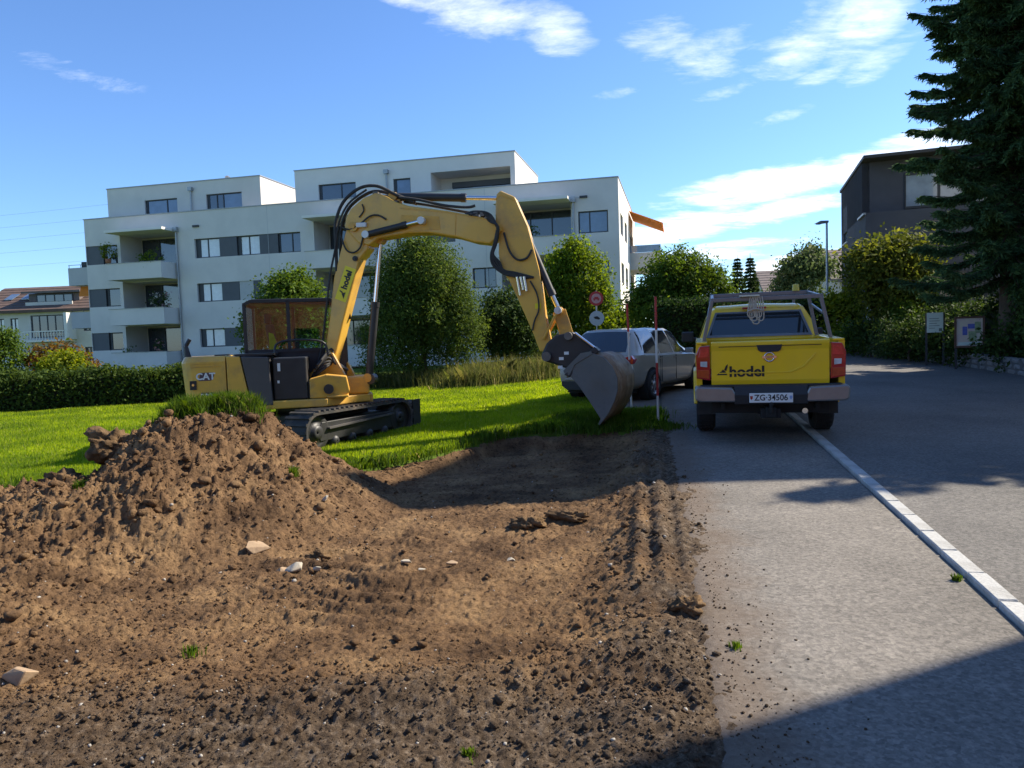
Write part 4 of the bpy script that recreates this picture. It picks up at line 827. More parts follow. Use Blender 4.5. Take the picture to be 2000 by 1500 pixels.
# swing post, hoses at its foot
m_ = MB(HTf); m_.box(.35, .95, -.22, .40, .765, 1.05).box(.5, 1.0, -.12, .3, .60, .765); m_.build('swing_post', YEL2, EX, .03)
for k in range(6): m_ = MB(HTf); a = k*.09; m_.tube(spline([(.02+a*.3, .35+a*.5, 1.0+.05*k), (.2+a*.4, .55-.05*k, 1.15+.07*k), (.42, .3+a*.2, 1.28), (.62, .18+a*.1, 1.15)]), .019, 6); m_.build('hose', RUB, EX)
m_ = MB(HTf); m_.cyl((.33, .98, .90), (.33, .90, .90), .075, n=16); m_.build('work_light', MBLK, EX)
m_ = MB(HTf); m_.box(.30, .62, .55, .97, .765, .80).prism([(.05, .765), (.58, .765), (.64, .86), (.6, 1.08), (.30, 1.12), (.05, 1.06)], .60, .93, lambda p, q, e: (p, e, q)); m_.build('front_cover', YEL2, EX, .015)
# -------- cab on the far side
cx0, cx1, cy0, cy1, cz0, cz1 = -.95, .60, -1.02, .02, .78, 2.30
m_ = MB(HTf); t = .05
prof = [(cx0, cz0), (cx0, cz1-.05), (cx0+.1, cz1), (cx1-.22, cz1), (cx1-.05, cz1-.12), (cx1, 1.5), (cx1, cz0)]
for y in (cy0, cy1):
    for a, b in zip(prof, prof[1:]): m_.bar((a[0], y, a[1]), (b[0], y, b[1]), t, t)
    m_.bar((cx0, y, 1.50), (cx1, y, 1.50), t, t)
for a in prof[1:6]: m_.bar((a[0], cy0, a[1]), (a[0], cy1, a[1]), t, t)
m_.bar((-.28, cy1, 1.5), (-.28, cy1, cz1), .05, .05); m_.bar((-.28, cy0, .8), (-.28, cy0, cz1), .05, .05); cab = m_.build('cab', MBLK, EX)
m_ = MB(HTf); m_.prism([(cx0+.02, cz1-.03), (cx0+.12, cz1+.035), (cx1-.2, cz1+.035), (cx1-.04, cz1-.09)], cy0+.02, cy1-.02, lambda p, q, e: (p, e, q)); m_.build('cab_roof', MBLK, cab, .015)
m_ = MB(HTf); m_.box(cx0+.03, cx1-.03, cy0, cy0+.04, cz0, 1.48).box(cx0+.03, cx1-.03, cy1-.04, cy1, cz0, 1.48).box(cx0, cx0+.04, cy0+.04, cy1-.04, cz0, 1.48); m_.build('cab_panel', MBLK, cab)
for y in (cy1+.004, cy0-.004):
    for a, b in ((cx0+.03, -.31), (-.25, cx1-.12)):
        m_ = MB(HTf); m_.prism([(a, 1.53), (a, cz1-.03), (b, cz1-.03), (b+(.06 if b > 0 else 0), 1.53)], y-.004, y+.004, lambda p, q, e: (p, e, q)); m_.build('cab_window', CABG, cab)
m_ = MB(HTf); m_.prism([(cx1+.0, 1.53), (cx1-.05, cz1-.14), (cx1-.042, cz1-.14), (cx1+.008, 1.53)], cy0+.04, cy1-.04, lambda p, q, e: (p, e, q)); m_.build('cab_window', CABG, cab)
m_ = MB(HTf); m_.box(cx0+.0, cx0+.008, cy0+.05, cy1-.05, 1.53, cz1-.06); m_.build('cab_window', CABG, cab)
SEATM = mat('seat_cloth', (.06, .055, .055), .9, var=.2, scale=12)
LIME_REFL = mat('lime_reflection', (.45, .62, .02), .8, var=.1, scale=8)
m_ = MB(HTf); m_.box(-.55, -.10, -.72, -.28, 1.18, 1.32).prism([(-.60, 1.30), (-.50, 1.30), (-.58, 1.95), (-.68, 1.93)], -.74, -.26, lambda p, q, e: (p, e, q)).box(-.70, -.60, -.62, -.38, 1.95, 2.12); m_.build('seat', SEATM, cab, .03)
m_ = MB(HTf); m_.box(-.5, -.12, -.24, -.16, 1.38, 1.46).box(-.2, -.14, -.22, -.18, 1.46, 1.64); m_.build('joystick', MBLK, cab, .01)
m_ = MB(HTf); m_.prism([(-.63, 1.36), (-.42, 1.36), (-.55, 1.78), (-.62, 1.80)], -.255, -.235, lambda p, q, e: (p, e, q)); m_.build('grass_reflection', LIME_REFL, cab)  # added lime panel standing in for grass reflected in the cab glass
m_ = MB(HTf); m_.bar((.42, .06, 2.24), (.62, .16, 2.22), .02, .02).obox((.64, .18, 2.10), tuple(np.array((.05, .02, 0))), (0, .02, 0), (-.03, 0, .13)); m_.build('mirror', MBLK, cab)
m_ = MB(HTf); m_.prism([(.05, .9), (.42, .9), (.62, 1.3), (.62, 1.75), (.45, 1.7), (.3, 1.35)], .03, .10, lambda p, q, e: (p, e, q)); m_.build('cab_guard', MBLK, cab)
# -------- boom, stick and bucket lie in one upright plane swung to the right
FB = np.array([-2.6, 12.0, 0])-EXL; bdv = np.array([.985, -.174, 0]); bn = np.array([-.174, -.985, 0])   # bn looks at the camera
BT = lambda q: FB+bdv*q[0]+bn*q[1]+UPZ*q[2]     # EXL z is removed once
def bpoly(name, pts, w, m, par, bevel=.02, off=0):
    mb = MB(BT); mb.prism(pts, off-w/2, off+w/2, lambda p, q, e: (p, e, q)); return mb.build(name, m, par, bevel)
def bcyl(name, p, q, frac, rb, rr, off, par, m=None):
    p, q = np.array(p), np.array(q); s = p+(q-p)*frac
    mb = MB(BT); mb.cyl((p[0], off, p[1]), (s[0], off, s[1]), rb, n=14); d = (s-p)/np.linalg.norm(s-p); mb.cyl((s[0]-d[0]*.07, off, s[1]-d[1]*.07), (s[0]+d[0]*.01, off, s[1]+d[1]*.01), rb*1.12, n=14)
    c = mb.build(name, m or MBLK, par); mb = MB(BT); mb.cyl((s[0], off, s[1]), (q[0], off, q[1]), rr, n=12); mb.build('rod', CHROME, c)
    mb = MB(BT); [mb.cyl((e[0], off-rb*1.3, e[1]), (e[0], off+rb*1.3, e[1]), rb*1.15, n=14) for e in (p, q)]; mb.build('eye', PINW if rr < .032 else YEL2, c); return c
def bpin(p, r, w, par, m=PINW):
    mb = MB(BT); mb.cyl((p[0], -w/2, p[1]), (p[0], w/2, p[1]), r, n=16).cyl((p[0], -w/2-.015, p[1]), (p[0], w/2+.015, p[1]), r*.45, n=10); return mb.build('pin', m, par)
BW = .30
# swing bracket: two cheek plates with an open front
br = None
for s in (-1, 1):
    mb = MB(BT); mb.prism([(-.62, .80), (-.62, 1.12), (-.48, 1.26), (-.30, 1.46), (-.20, 1.46), (-.02, 1.12), (.02, .95), (-.05, .66), (-.45, .64)], s*.19-.03, s*.19+.03, lambda p, q, e: (p, e, q))
    if br is None: br = mb.build('swing_bracket', YEL2, EX, .012)
    else: mb.build('bracket_cheek', YEL2, br, .012)
mb = MB(BT); mb.box(-.60, -.12, -.16, .16, .66, .92).box(-.60, -.42, -.16, .16, .92, 1.12); mb.build('bracket_core', YEL2, br, .01)
mb = MB(BT); mb.cyl((-.36, -.25, .99), (-.36, .25, .99), .06, n=14); mb.build('pin', PINW, br)
mb = MB(BT); mb.cyl((.02, -.03, .90), (.34, -.03, 1.02), .075, n=14).cyl((.34, -.11, 1.02), (.34, .05, 1.02), .085, n=14); mb.build('cylinder_base', MBLK, br)
lower = bpoly('lower_boom', [(-.52, 1.10), (-.36, 1.47), (-.25, 2.05), (-.15, 2.65), (-.03, 3.02), (.07, 3.32), (.16, 3.55), (.33, 3.55), (.46, 3.36), (.45, 3.08), (.30, 2.92), (.13, 2.42), (-.02, 1.96), (-.19, 1.40), (-.26, 1.08)], BW, YEL, EX, .022)
upper = bpoly('upper_boom', [(.08, 3.42), (.11, 3.56), (.19, 3.70), (.40, 3.85), (.62, 3.93), (.80, 3.86), (.95, 3.76), (1.15, 3.69), (1.75, 3.58), (2.30, 3.45), (2.48, 3.38), (2.54, 3.28), (2.52, 3.12), (2.40, 3.04), (2.16, 3.08), (1.89, 3.17), (1.46, 3.26), (1.13, 3.275), (.63, 3.22), (.48, 3.12), (.30, 3.16)], BW+.06, YEL, EX, .022)
bpin((.24, 3.42), .075, .46, upper, YEL2)
bpin((.23, 2.93), .042, .36, lower, MBLK)
# weld seams and cover plates proud of the boom sides
for pts in ([(1.86, 3.20), (1.875, 3.195), (1.90, 3.54), (1.885, 3.545)], [(.98, 3.30), (1.64, 3.30), (1.62, 3.50), (1.02, 3.56)]): bpoly('boom_plate', pts, BW+.072, YEL2, upper, .004)
bpoly('boom_edge', [(1.0, 3.655), (1.75, 3.545), (2.34, 3.405), (2.34, 3.425), (1.75, 3.565), (1.0, 3.675)], BW+.07, YEL2, upper, 0)
# sticker with the firm's mark on the lower boom
sd = np.array([.21, .53])/np.linalg.norm([.21, .53]); sn = np.array([sd[1], -sd[0]])
mb = MB(BT); sc = np.array([.045, 2.54]); hw, hl = .095, .275
mb.prism([tuple(sc+sn*a+sd*b) for a, b in ((-hw, -hl), (hw, -hl), (hw, hl), (-hw, hl))], BW/2+.001, BW/2+.004, lambda p, q, e: (p, e, q)); stk = mb.build('sticker', STICK, lower)
ex_ = bdv*sd[0]+UPZ*sd[1]; ey_ = -(bdv*sn[0]+UPZ*sn[1])
text('lettering', 'hodel', .135, BLKP, stk, frame(BT((sc[0]+sd[0]*.07, BW/2+.006, sc[1]+sd[1]*.07)), ex_, ey_, bn), bold=.006)
def logo(par, org, ex, ey, en, s):
    """peak with a flame-shaped flag, the firm's mark"""
    mb = MB(lambda q: np.array(org)+np.array(ex)*q[0]*s+np.array(ey)*q[1]*s+np.array(en)*q[2])
    mb.prism([(-.5, -.36), (.38, -.36), (.22, -.06), (.02, .12), (-.08, -.04), (-.2, -.10)], 0, .003, lambda p, q, e: (p, q, e)); mb.prism([(.12, .05), (.30, -.02), (.40, .30), (.44, .55), (.26, .40)], 0, .003, lambda p, q, e: (p, q, e)); return mb.build('logo', BLKP, par)
logo(stk, BT((sc[0]-sd[0]*.17, BW/2+.005, sc[1]-sd[1]*.17)), ex_, ey_, bn, .12)
# cylinders
bcyl('boom_cylinder', (.30, 1.04), (.60, 3.22), .55, .062, .036, -.02, EX)
for s in (-1, 1): bcyl('boom_adjust_cylinder', (.46, 3.28), (1.36, 3.44), .72, .05, .030, s*.235, EX)
bcyl('stick_cylinder', (.86, 3.88), (2.60, 3.74), .66, .062, .034, 0, EX)
bpoly('cylinder_lug', [(.72, 3.80), (1.0, 3.72), (.93, 3.92), (.84, 3.93)], .09, YEL2, upper, .008)
stick = bpoly('stick', [(2.50, 3.66), (2.52, 3.79), (2.58, 3.84), (2.80, 3.73), (2.86, 3.58), (2.98, 3.29), (3.07, 2.92), (3.14, 2.62), (3.18, 2.27), (3.21, 1.94), (3.29, 1.47), (3.25, 1.37), (3.11, 1.38), (3.01, 1.67), (2.80, 2.18), (2.67, 2.48), (2.55, 2.64), (2.52, 2.9), (2.53, 3.11), (2.49, 3.40)], .25, YEL, EX, .02)
bpoly('stick_cap', [(2.505, 3.70), (2.58, 3.76), (2.80, 3.66), (2.815, 3.685), (2.59, 3.80), (2.515, 3.735)], .262, YEL2, stick, .003)
bpin((2.53, 3.26), .07, .44, stick, YEL2)
bpoly('tool_sticker', [(3.06, 2.03), (3.15, 2.03), (3.15, 2.11), (3.06, 2.11)], .253, STICK, stick, 0)
bcyl('bucket_cylinder', (2.93, 3.20), (3.41, 1.99), .80, .058, .034, .02, EX)
bpoly('cylinder_lug', [(2.84, 3.30), (2.90, 3.10), (2.98, 3.14), (2.96, 3.28)], .10, YEL2, stick, .008)
for s in (-1, 1):
    mb = MB(BT); mb.bar((3.41, s*.16, 1.99), (3.17, s*.16, 1.56), .035, .085, up=bn); lk = mb.build('link', YEL2, EX, .008)
mb = MB(BT); mb.bar((3.41, 0, 1.99), (3.53, 0, 1.58), .20, .10, up=bn); mb.build('bucket_link', YEL2, EX, .012)
bpin((3.41, 1.99), .055, .42, EX)
# hydraulic hoses: three great loops over the knuckle, then along boom and stick
def hose(pts, r, par, off=None):
    mb = MB(BT); mb.tube([BT_ for BT_ in [(q[0], q[2], q[1]) for q in spline(pts, 7)]], r, 7); return mb.build('hose', RUB, par)
for k in range(3):
    o = .13-.13*k; e = .055*k
    hose([(-.10+e*.4, 2.75, o), (-.09+e*.3, 3.15, o), (-.08+e, 3.50-e*.2, o), (.06+e, 3.82-e, o), (.34+e, 4.02-e*1.3, o), (.62, 4.04-e*1.1, o*.8), (.90, 3.90-e*.3, o*.7), (1.2, 3.76, o*.7)], .026, upper)
hose([(-.48, 1.30, .17), (-.40, 1.55, .17), (-.30, 2.1, .17), (-.20, 2.7, .16), (-.10, 3.1, .15), (-.02, 3.5, .14), (.15, 3.8, .12), (.45, 4.0, .10)], .017, lower)
hose([(.02, 3.30, .19), (.1, 3.08, .20), (.22, 3.02, .20), (.34, 3.10, .20), (.40, 3.30, .20)], .014, lower)
hose([(.05, 3.42, .20), (.18, 3.38, .22), (.34, 3.44, .22), (.52, 3.56, .22), (.66, 3.57, .21), (.78, 3.50, .2)], .014, upper)
hose([(.34, 3.56, .2), (.42, 3.66, .2), (.40, 3.76, .2)], .011, upper)
hose([(.98, 3.84, .12), (1.3, 3.78, .12), (1.7, 3.67, .12), (2.05, 3.62, .12), (2.18, 3.64, .1)], .022, upper)
hose([(1.0, 3.80, -.05), (1.4, 3.72, -.05), (1.9, 3.60, -.05), (2.2, 3.52, .02)], .022, upper)
for k in range(4): d = k*.035; hose([(2.02+d, 3.52-d*.3, .10+d), (2.2+d, 3.54-d*.4, .17), (2.42, 3.48-d, .20), (2.52+d*.3, 3.28, .21+d*.4), (2.48+d*.3, 3.05, .2), (2.42+d*.3, 2.88, .19), (2.44+d, 2.72+d*.3, .18), (2.60, 2.58+d*.5, .17), (2.78, 2.53+d*.5, .16), (2.95+d, 2.50, .15)], .019, stick)
hose([(2.62, 3.20, .15), (2.70, 2.92, .17), (2.82, 2.78, .17), (2.96, 2.80, .16), (3.04, 2.92, .15)], .017, stick)
hose([(3.0, 2.45, .15), (3.10, 2.25, .16), (3.12, 2.02, .16), (3.05, 1.85, .16), (3.01, 1.70, .15)], .013, stick)
m_ = MB(BT)
for k in range(3): m_.cyl((2.80+k*.055, .17, 2.52), (2.84+k*.05, .17, 2.34-.02*k if k else 2.24), .022, n=8)
m_.build('hose_coupling', CHROME, stick)
m_ = MB(BT)
for (a, b) in ((.60, 3.86), (.70, 3.80), (.82, 3.74), (.92, 3.70)): m_.box(a-.035, a+.035, -.12, .16, b, b+.09)
for (a, b) in ((2.20, 3.50), (2.30, 3.49), (2.38, 3.45)): m_.box(a-.03, a+.03, .05, .2, b-.03, b+.03)
m_.build('hose_clamp', STEEL, upper)
m_ = MB(BT); m_.box(.30, .46, .18, .25, 3.40, 3.47); m_.build('work_light', WHT, upper, .01)
# tilting coupler and ditching bucket
cp = bpoly('coupler', [(3.13, 1.32), (3.22, 1.50), (3.36, 1.62), (3.62, 1.66), (3.80, 1.52), (3.94, 1.40), (3.80, 1.20), (3.58, 1.08), (3.34, 1.18), (3.20, 1.22)], .34, MBLK, EX, .03)
bpoly('coupler_plate', [(3.48, 1.02), (3.56, .98), (4.02, 1.36), (3.95, 1.43)], .50, MBLK, cp, .012)
mb = MB(BT); mb.cyl((3.22, -.26, 1.30), (3.22, .26, 1.30), .07, n=14).cyl((3.56, -.26, 1.60), (3.56, .26, 1.60), .06, n=14); mb.build('pin', STEEL, cp)
mb = MB(BT); mb.cyl((3.66, .20, 1.64), (3.96, .20, 1.40), .022, n=10); mb.build('rod', CHROME, cp)
for a, b in ((3.52, 1.34), (3.44, 1.26), (3.42, 1.13)): mb = MB(BT); mb.box(a-.035, a+.035, .17, .176, b-.02, b+.025); mb.build('warning_label', WHT, cp)
shell = [(3.56, 1.00), (3.75, 1.22), (3.97, 1.33), (4.14, 1.27), (4.27, 1.13), (4.34, .96), (4.34, .78), (4.29, .62), (4.21, .46), (4.10, .31)]
inner = [(p[0]-.028*(i > 2)-.0, p[1]-.028*(i <= 4)) for i, p in enumerate(shell)]
KT = R(11); KU = 3.72
KM = lambda q: BT((KU+math.cos(KT)*(q[0]-KU)-math.sin(KT)*q[1], math.sin(KT)*(q[0]-KU)+math.cos(KT)*q[1], q[2]))
BWd = 1.2; bo = -.36                                             # the bucket reaches far behind the boom plane
mb = MB(KM); n = len(shell); a0, a1 = bo-BWd/2, bo+BWd/2
vs = [(p[0], a, p[1]) for a in (a0, a1) for p in shell]+[(p[0], a, p[1]) for a in (a0, a1) for p in inner]
fs = [(k, k+1, n+k+1, n+k) for k in range(n-1)]+[(2*n+k+1, 2*n+k, 3*n+k, 3*n+k+1) for k in range(n-1)]+[(k, 2*n+k, 2*n+k+1, k+1) for k in range(n-1)]+[(n+k+1, 3*n+k+1, 3*n+k, n+k) for k in range(n-1)]+[(n-1, 3*n-1, 4*n-1, 2*n-1), (0, n, 3*n, 2*n)]
mb.add(vs, fs, True); bk = mb.build('bucket', RUST, EX)
sidep = shell+[(4.02, .44), (3.88, .66), (3.74, .86), (3.62, 1.0)]
for a in (a0-.012, a1+.012): mb = MB(KM); mb.prism(sidep, a-.014, a+.014, lambda p, q, e: (p, e, q)); mb.build('bucket_side', BKT, bk, .004)
mb = MB(KM); mb.prism([(4.13, .37), (4.06, .26), (4.03, .27), (4.10, .40)], a0-.03, a1+.03, lambda p, q, e: (p, e, q)); mb.build('cutting_edge', STEEL, bk)
for a in (bo+.22, bo+.62): mb = MB(KM); mb.prism([(3.70, 1.17), (3.62, 1.02), (3.56, 1.0), (3.52, 1.08), (3.80, 1.34), (3.95, 1.36), (3.97, 1.32)], a-.02, a+.02, lambda p, q, e: (p, e, q)); mb.build('bucket_ear', BKT, bk)
# ================================================================= VEHICLES
PYEL = mat('pickup_yellow', (.88, .56, .006), .3, var=.03, scale=3, coat=.7, dirt=(.80, .51, .03), dscale=1.2)
SILV = mat('silver_paint', (.33, .30, .25), .34, metal=.1, var=.04, coat=.6)
BUMP = mat('bumper_silver', (.26, .26, .258), .35, metal=.6, var=.08)
PLAST = mat('black_plastic', (.022, .022, .024), .6, var=.15)
REDL = mat('red_lens', (.42, .012, .015), .12, var=.15, scale=14, coat=.8)
CLRL = mat('clear_lens', (.55, .55, .57), .1, var=.2, scale=14, coat=.8)
VGL = glassmat('vehicle_glass', (.018, .024, .030), .03)
TYRE = mat('tyre', (.02, .02, .021), .8, var=.2)
RIM = mat('alloy_rim', (.45, .45, .46), .3, metal=.8, var=.1)
RACK = mat('rack_grey', (.20, .205, .215), .4, metal=.5, var=.1)
UNDER = mat('underbody', (.012, .012, .012), .8, var=.1)
def wheel(par, x, y, r, w, name='wheel'):
    s = 1 if x > 0 else -1; e = empty(name); e.parent = par
    m_ = MB(); prof = [(r*.66, -w/2), (r*.9, -w/2), (r*.97, -w*.42), (r, -w*.3), (r, w*.3), (r*.97, w*.42), (r*.9, w/2), (r*.66, w/2), (r*.64, 0), (r*.66, -w/2)]
    m_.lathe(prof, (x, y, r), (1, 0, 0), 28)
    for k in range(28):                                        # tread blocks
        a = 2*math.pi*k/28; 
        for q in (-.3, -.1, .1, .3): m_.obox((x+q*w, y+math.sin(a)*(r+.002), r+math.cos(a)*(r+.002)), (w*.075, 0, 0), (0, math.cos(a)*r*.07, -math.sin(a)*r*.07), (0, math.sin(a)*.006, math.cos(a)*.006))
    m_.build('tyre', TYRE, e)
    m_ = MB(); xo = x+s*w*.36; m_.lathe([(.02, s*.02), (.07, s*.015), (.075, -s*.03)], (xo, y, r), (1, 0, 0), 16); m_.lathe([(r*.66, s*w*.12), (r*.60, s*w*.10), (r*.58, -s*w*.3), (r*.4, -s*w*.35), (.02, -s*w*.35)], (xo, y, r), (1, 0, 0), 24)
    for k in range(6): a = 2*math.pi*k/6; m_.bar((xo-s*.01, y, r), (xo, y+math.sin(a)*r*.62, r+math.cos(a)*r*.62), .06, .03, up=(1, 0, 0))
    m_.build('rim', RIM, e); return e
def loft(par, st, sel, mats, caps=(True, True), capname='body'):
    """st: stations of half-section points (x,y,z); mirrored; sel(i,j) -> part name"""
    K, KI = 3, 2                                            # finer rings and stations, so panels bulge instead of breaking
    A = np.array(st, float); A = np.stack([np.array(spline(A[:, j], KI)) for j in range(A.shape[1])], 1); A = np.stack([np.array(spline(A[i], K)) for i in range(A.shape[0])], 0)
    A[..., 0] = np.maximum(A[..., 0], 0); st = A.tolist(); sel0 = sel; sel = lambda i, j: sel0(i//KI, j//K)
    n = len(st[0]); groups = {}
    for i in range(len(st)-1):
        for j in range(n-1):
            for s in (1, -1):
                nm = sel(i, j); q = [st[i][j], st[i+1][j], st[i+1][j+1], st[i][j+1]]; q = [(p[0]*s, p[1], p[2]) for p in q]
                key = (nm, s) if nm.endswith('window') and nm.startswith('side') else (nm, 0)
                groups.setdefault(key, []).append(q if s > 0 else q[::-1])
    for c, i in ((caps[0], 0), (caps[1], len(st)-1)):
        if c:
            for j in range(n-1):
                a, b = st[i][j], st[i][j+1]; groups.setdefault((capname, 0), []).append([(a[0], a[1], a[2]), (b[0], b[1], b[2]), (-b[0], b[1], b[2]), (-a[0], a[1], a[2])])
    out = {}
    for (nm, s), qs in groups.items():
        V = []; Fc = []; key = {}
        for q in qs:
            f = []
            for p in q:
                k = tuple(round(c, 4) for c in p)
                if k not in key: key[k] = len(V); V.append(p)
                if key[k] not in f: f.append(key[k])
            if len(f) > 2: Fc.append(f)
        mb = MB(); mb.add(V, Fc, True); o = mb.build(nm, mats[nm], par if (nm in ('body', 'cab_body')) else out.get('body', par), .0); out[nm] = o
        if nm in ('body', 'cab_body'):
            mo = o.modifiers.new('edge', 'EDGE_SPLIT'); mo.split_angle = R(48)
    return out
# ---------------- yellow pickup
PK = empty('pickup_truck', (3.29, 9.47, gz(3.36, 10.5)-.004), R(-14)); PK.rotation_euler[0] = .0155
tag(PK, 'yellow pickup truck with grey rack parked across the kerb', 'pickup')
AR, AY = .44, 1.15
for s in (-1, 1):
    arc = [(AY+AR*math.cos(a), .40+AR*math.sin(a)) for a in np.linspace(0.1, math.pi-.1, 12)]
    pts = [(1.60, .46), (1.60, 1.29), (.06, 1.27), (.05, .62), (.30, .50), (AY-AR-.02, .47)]+arc[::-1]+[(AY+AR+.02, .46)]
    m_ = MB(); m_.prism(pts, .83*s, .905*s, lambda p, q, e: (e, p, q)); bs = m_.build('bed_side', PYEL, PK, .025)
    fl = [(AY+(AR+.075)*math.cos(a), .40+(AR+.075)*math.sin(a)) for a in np.linspace(.05, math.pi-.05, 12)]+[(AY+AR*math.cos(a), .40+AR*math.sin(a)) for a in np.linspace(math.pi-.05, .05, 12)]
    m_ = MB(); m_.prism(fl, .88*s, .945*s, lambda p, q, e: (e, p, q)); m_.build('wheel_flare', PYEL, bs, .02)
    m_ = MB(); m_.prism([(1.58, 1.29), (.04, 1.27), (.04, 1.30), (1.58, 1.32)], .76*s, .90*s, lambda p, q, e: (e, p, q)); m_.build('bed_rail', PYEL, PK, .008)
    m_ = MB(); m_.box(min(.60*s, .83*s), max(.60*s, .83*s), .70, 1.58, .46, .86); m_.build('wheel_arch', UNDER, PK)
MB().box(-.80, .80, .03, 1.56, .80, .84).build('bed_floor', PLAST, PK); MB().box(-.80, .80, 1.54, 1.60, .60, 1.28).build('bed_front', PYEL, PK)
MB().box(-.72, .72, .10, 4.9, .36, .58).build('underbody', UNDER, PK)
# tailgate with pressed shape
m_ = MB(); m_.prism([(.05, .73), (-.005, .73), (-.02, .80), (-.012, 1.18), (-.03, 1.25), (-.035, 1.285), (-.01, 1.30), (.05, 1.30)], -.715, .715, lambda p, q, e: (e, p, q)); tg = m_.build('tailgate', PYEL, PK, .008)
m_ = MB(); m_.prism([(-.62, .90), (.24, .90), (.40, .97), (.55, 1.13), (.56, 1.12), (.42, .955), (.26, .885), (-.62, .885)], -.026, -.012, lambda p, q, e: (p, e, q)); m_.build('crease', PYEL, tg, .004)
m_ = MB(); m_.prism([(-.62, 1.228), (.62, 1.228), (.62, 1.236), (-.62, 1.236)], -.032, -.02, lambda p, q, e: (p, e, q)); m_.build('seam', UNDER, tg)
m_ = MB(); m_.prism([(-.155, 1.245), (.155, 1.245), (.135, 1.175), (.10, 1.155), (-.10, 1.155), (-.135, 1.175)], -.038, -.018, lambda p, q, e: (p, e, q)); m_.build('handle', PLAST, tg, .006)
m_ = MB(); m_.lathe([(.066, -.002), (.066, .008), (.050, .012), (.048, -.002)], (.0, -.022, 1.09), (0, -1, 0), 24); m_.box(-.085, .085, -.034, -.018, 1.075, 1.105); em = m_.build('emblem', CHROME, tg)
text('lettering', 'NISSAN', .03, BLKP, em, frame((0, -.036, 1.09), (1, 0, 0), (0, 0, 1), (0, -1, 0)), bold=.0006)
text('lettering', 'hodel', .185, BLKP, tg, frame((-.275, -.0205, .905), (1, 0, 0), (0, 0, 1), (0, -1, 0)), bold=.006, sx=1.05)
logo(tg, (-.575, -.0195, .925), (1, 0, 0), (0, 0, 1), (0, -1, 0), .155)
for s in (-1, 1):
    m_ = MB(); m_.prism([(.725*s, .80), (.90*s, .83), (.905*s, 1.14), (.86*s, 1.245), (.73*s, 1.255)], -.03, .16, lambda p, q, e: (p, e, q)); lp = m_.build('tail_lamp', REDL, PK, .012)
    m_ = MB(); m_.prism([(.765*s, .975), (.85*s, .985), (.852*s, 1.05), (.765*s, 1.05)], -.037, -.02, lambda p, q, e: (p, e, q)); m_.build('reverse_lens', CLRL, lp, .004)
    m_ = MB(); m_.prism([(.745*s, .825), (.885*s, .845), (.887*s, .945), (.745*s, .94)], -.0355, -.02, lambda p, q, e: (p, e, q)); m_.build('indicator_lens', mat('amber_red_lens', (.50, .07, .02), .12, var=.2, scale=18, coat=.8), lp, .004)
    m_ = MB(); m_.prism([(.745*s, 1.10), (.875*s, 1.10), (.85*s, 1.21), (.745*s, 1.225)], -.0355, -.02, lambda p, q, e: (p, e, q)); m_.build('brake_lens', mat('bright_red_lens', (.55, .02, .03), .1, var=.25, scale=22, coat=.9), lp, .004)
    m_ = MB(); m_.prism([(.43*s, .53), (.40*s, .60), (.46*s, .715), (.90*s, .735), (.93*s, .70), (.92*s, .56), (.86*s, .535)], -.17, .22, lambda p, q, e: (p, e, q)); m_.build('bumper_corner', BUMP, PK, .02)
    m_ = MB(); m_.box(min(.66*s, .90*s), max(.66*s, .90*s), .50, .53, .30, .52); m_.build('mud_flap', RUB, PK)
    m_ = MB(); m_.box(min(.55*s, .6*s), max(.55*s, .6*s), .0, 1.5, .42, .50); m_.build('chassis_rail', UNDER, PK)
m_ = MB(); m_.prism([(-.16, .50), (-.18, .62), (-.13, .735), (.10, .735), (.10, .50)], -.44, .44, lambda p, q, e: (e, p, q)); m_.box(-.86, .86, -.06, .04, .70, .745); bmp = m_.build('bumper_step', PLAST, PK, .012)
m_ = MB(); m_.box(-.26, .26, -.196, -.184, .525, .645); lpz = m_.build('licence_plate', WHT, PK, .004)
text('lettering', 'ZG\u00b734506', .105, BLKP, lpz, frame((0, -.1975, .585), (1, 0, 0), (0, 0, 1), (0, -1, 0)), bold=.0015, sx=.92)
for s, mm in ((-1, REDL), (1, mat('plate_blue', (.25, .35, .6), .4))): m_ = MB(); m_.prism([(s*.235-.016, .61), (s*.235+.016, .61), (s*.235+.016, .58), (s*.235, .56), (s*.235-.016, .58)], -.1985, -.1965, lambda p, q, e: (p, e, q)); m_.build('plate_shield', mm, lpz)
m_ = MB(); m_.box(-.06, .06, -.2, .3, .34, .46).cyl((0, -.22, .40), (0, -.22, .48), .022, n=10).lathe([(.001, .035), (.02, .03), (.028, .0), (.02, -.025)], (0, -.22, .50), (0, 0, 1), 12).box(-.12, .12, -.14, -.06, .32, .44); m_.build('tow_hitch', UNDER, PK, .006)
m_ = MB(); m_.cyl((.42, -.04, .40), (.42, .6, .40), .035, n=12); m_.build('exhaust', CHROME, PK)
m_ = MB(); m_.lathe([(.10, -.09), (.36, -.09), (.38, -.04), (.38, .04), (.36, .09), (.1, .09)], (0, .75, .43), (0, 0, 1), 20); m_.build('spare_wheel', TYRE, PK)
for x in (-.78, .78):
    wheel(PK, x, AY, .385, .26); wheel(PK, x, 4.30, .385, .26)
m_ = MB(); m_.cyl((-.7, AY, .38), (.7, AY, .38), .06, n=10).lathe([(.02, -.12), (.15, -.08), (.17, 0), (.15, .08), (.02, .12)], (0, AY, .38), (1, 0, 0), 14); m_.build('axle', UNDER, PK)
def cst(y, yr, zb=1.27, zr=1.78, xr=.66, w=.905, low=.46, zt=None):
    return [(.80, y, low), (w-.005, y, .60), (w+.01, y, .95), (w-.01, y, zb-.06), (w-.045, y, zb), (xr, yr, zr-.05), (xr*.6, yr+.01, zr), (0, yr+.02, zr+.015)]
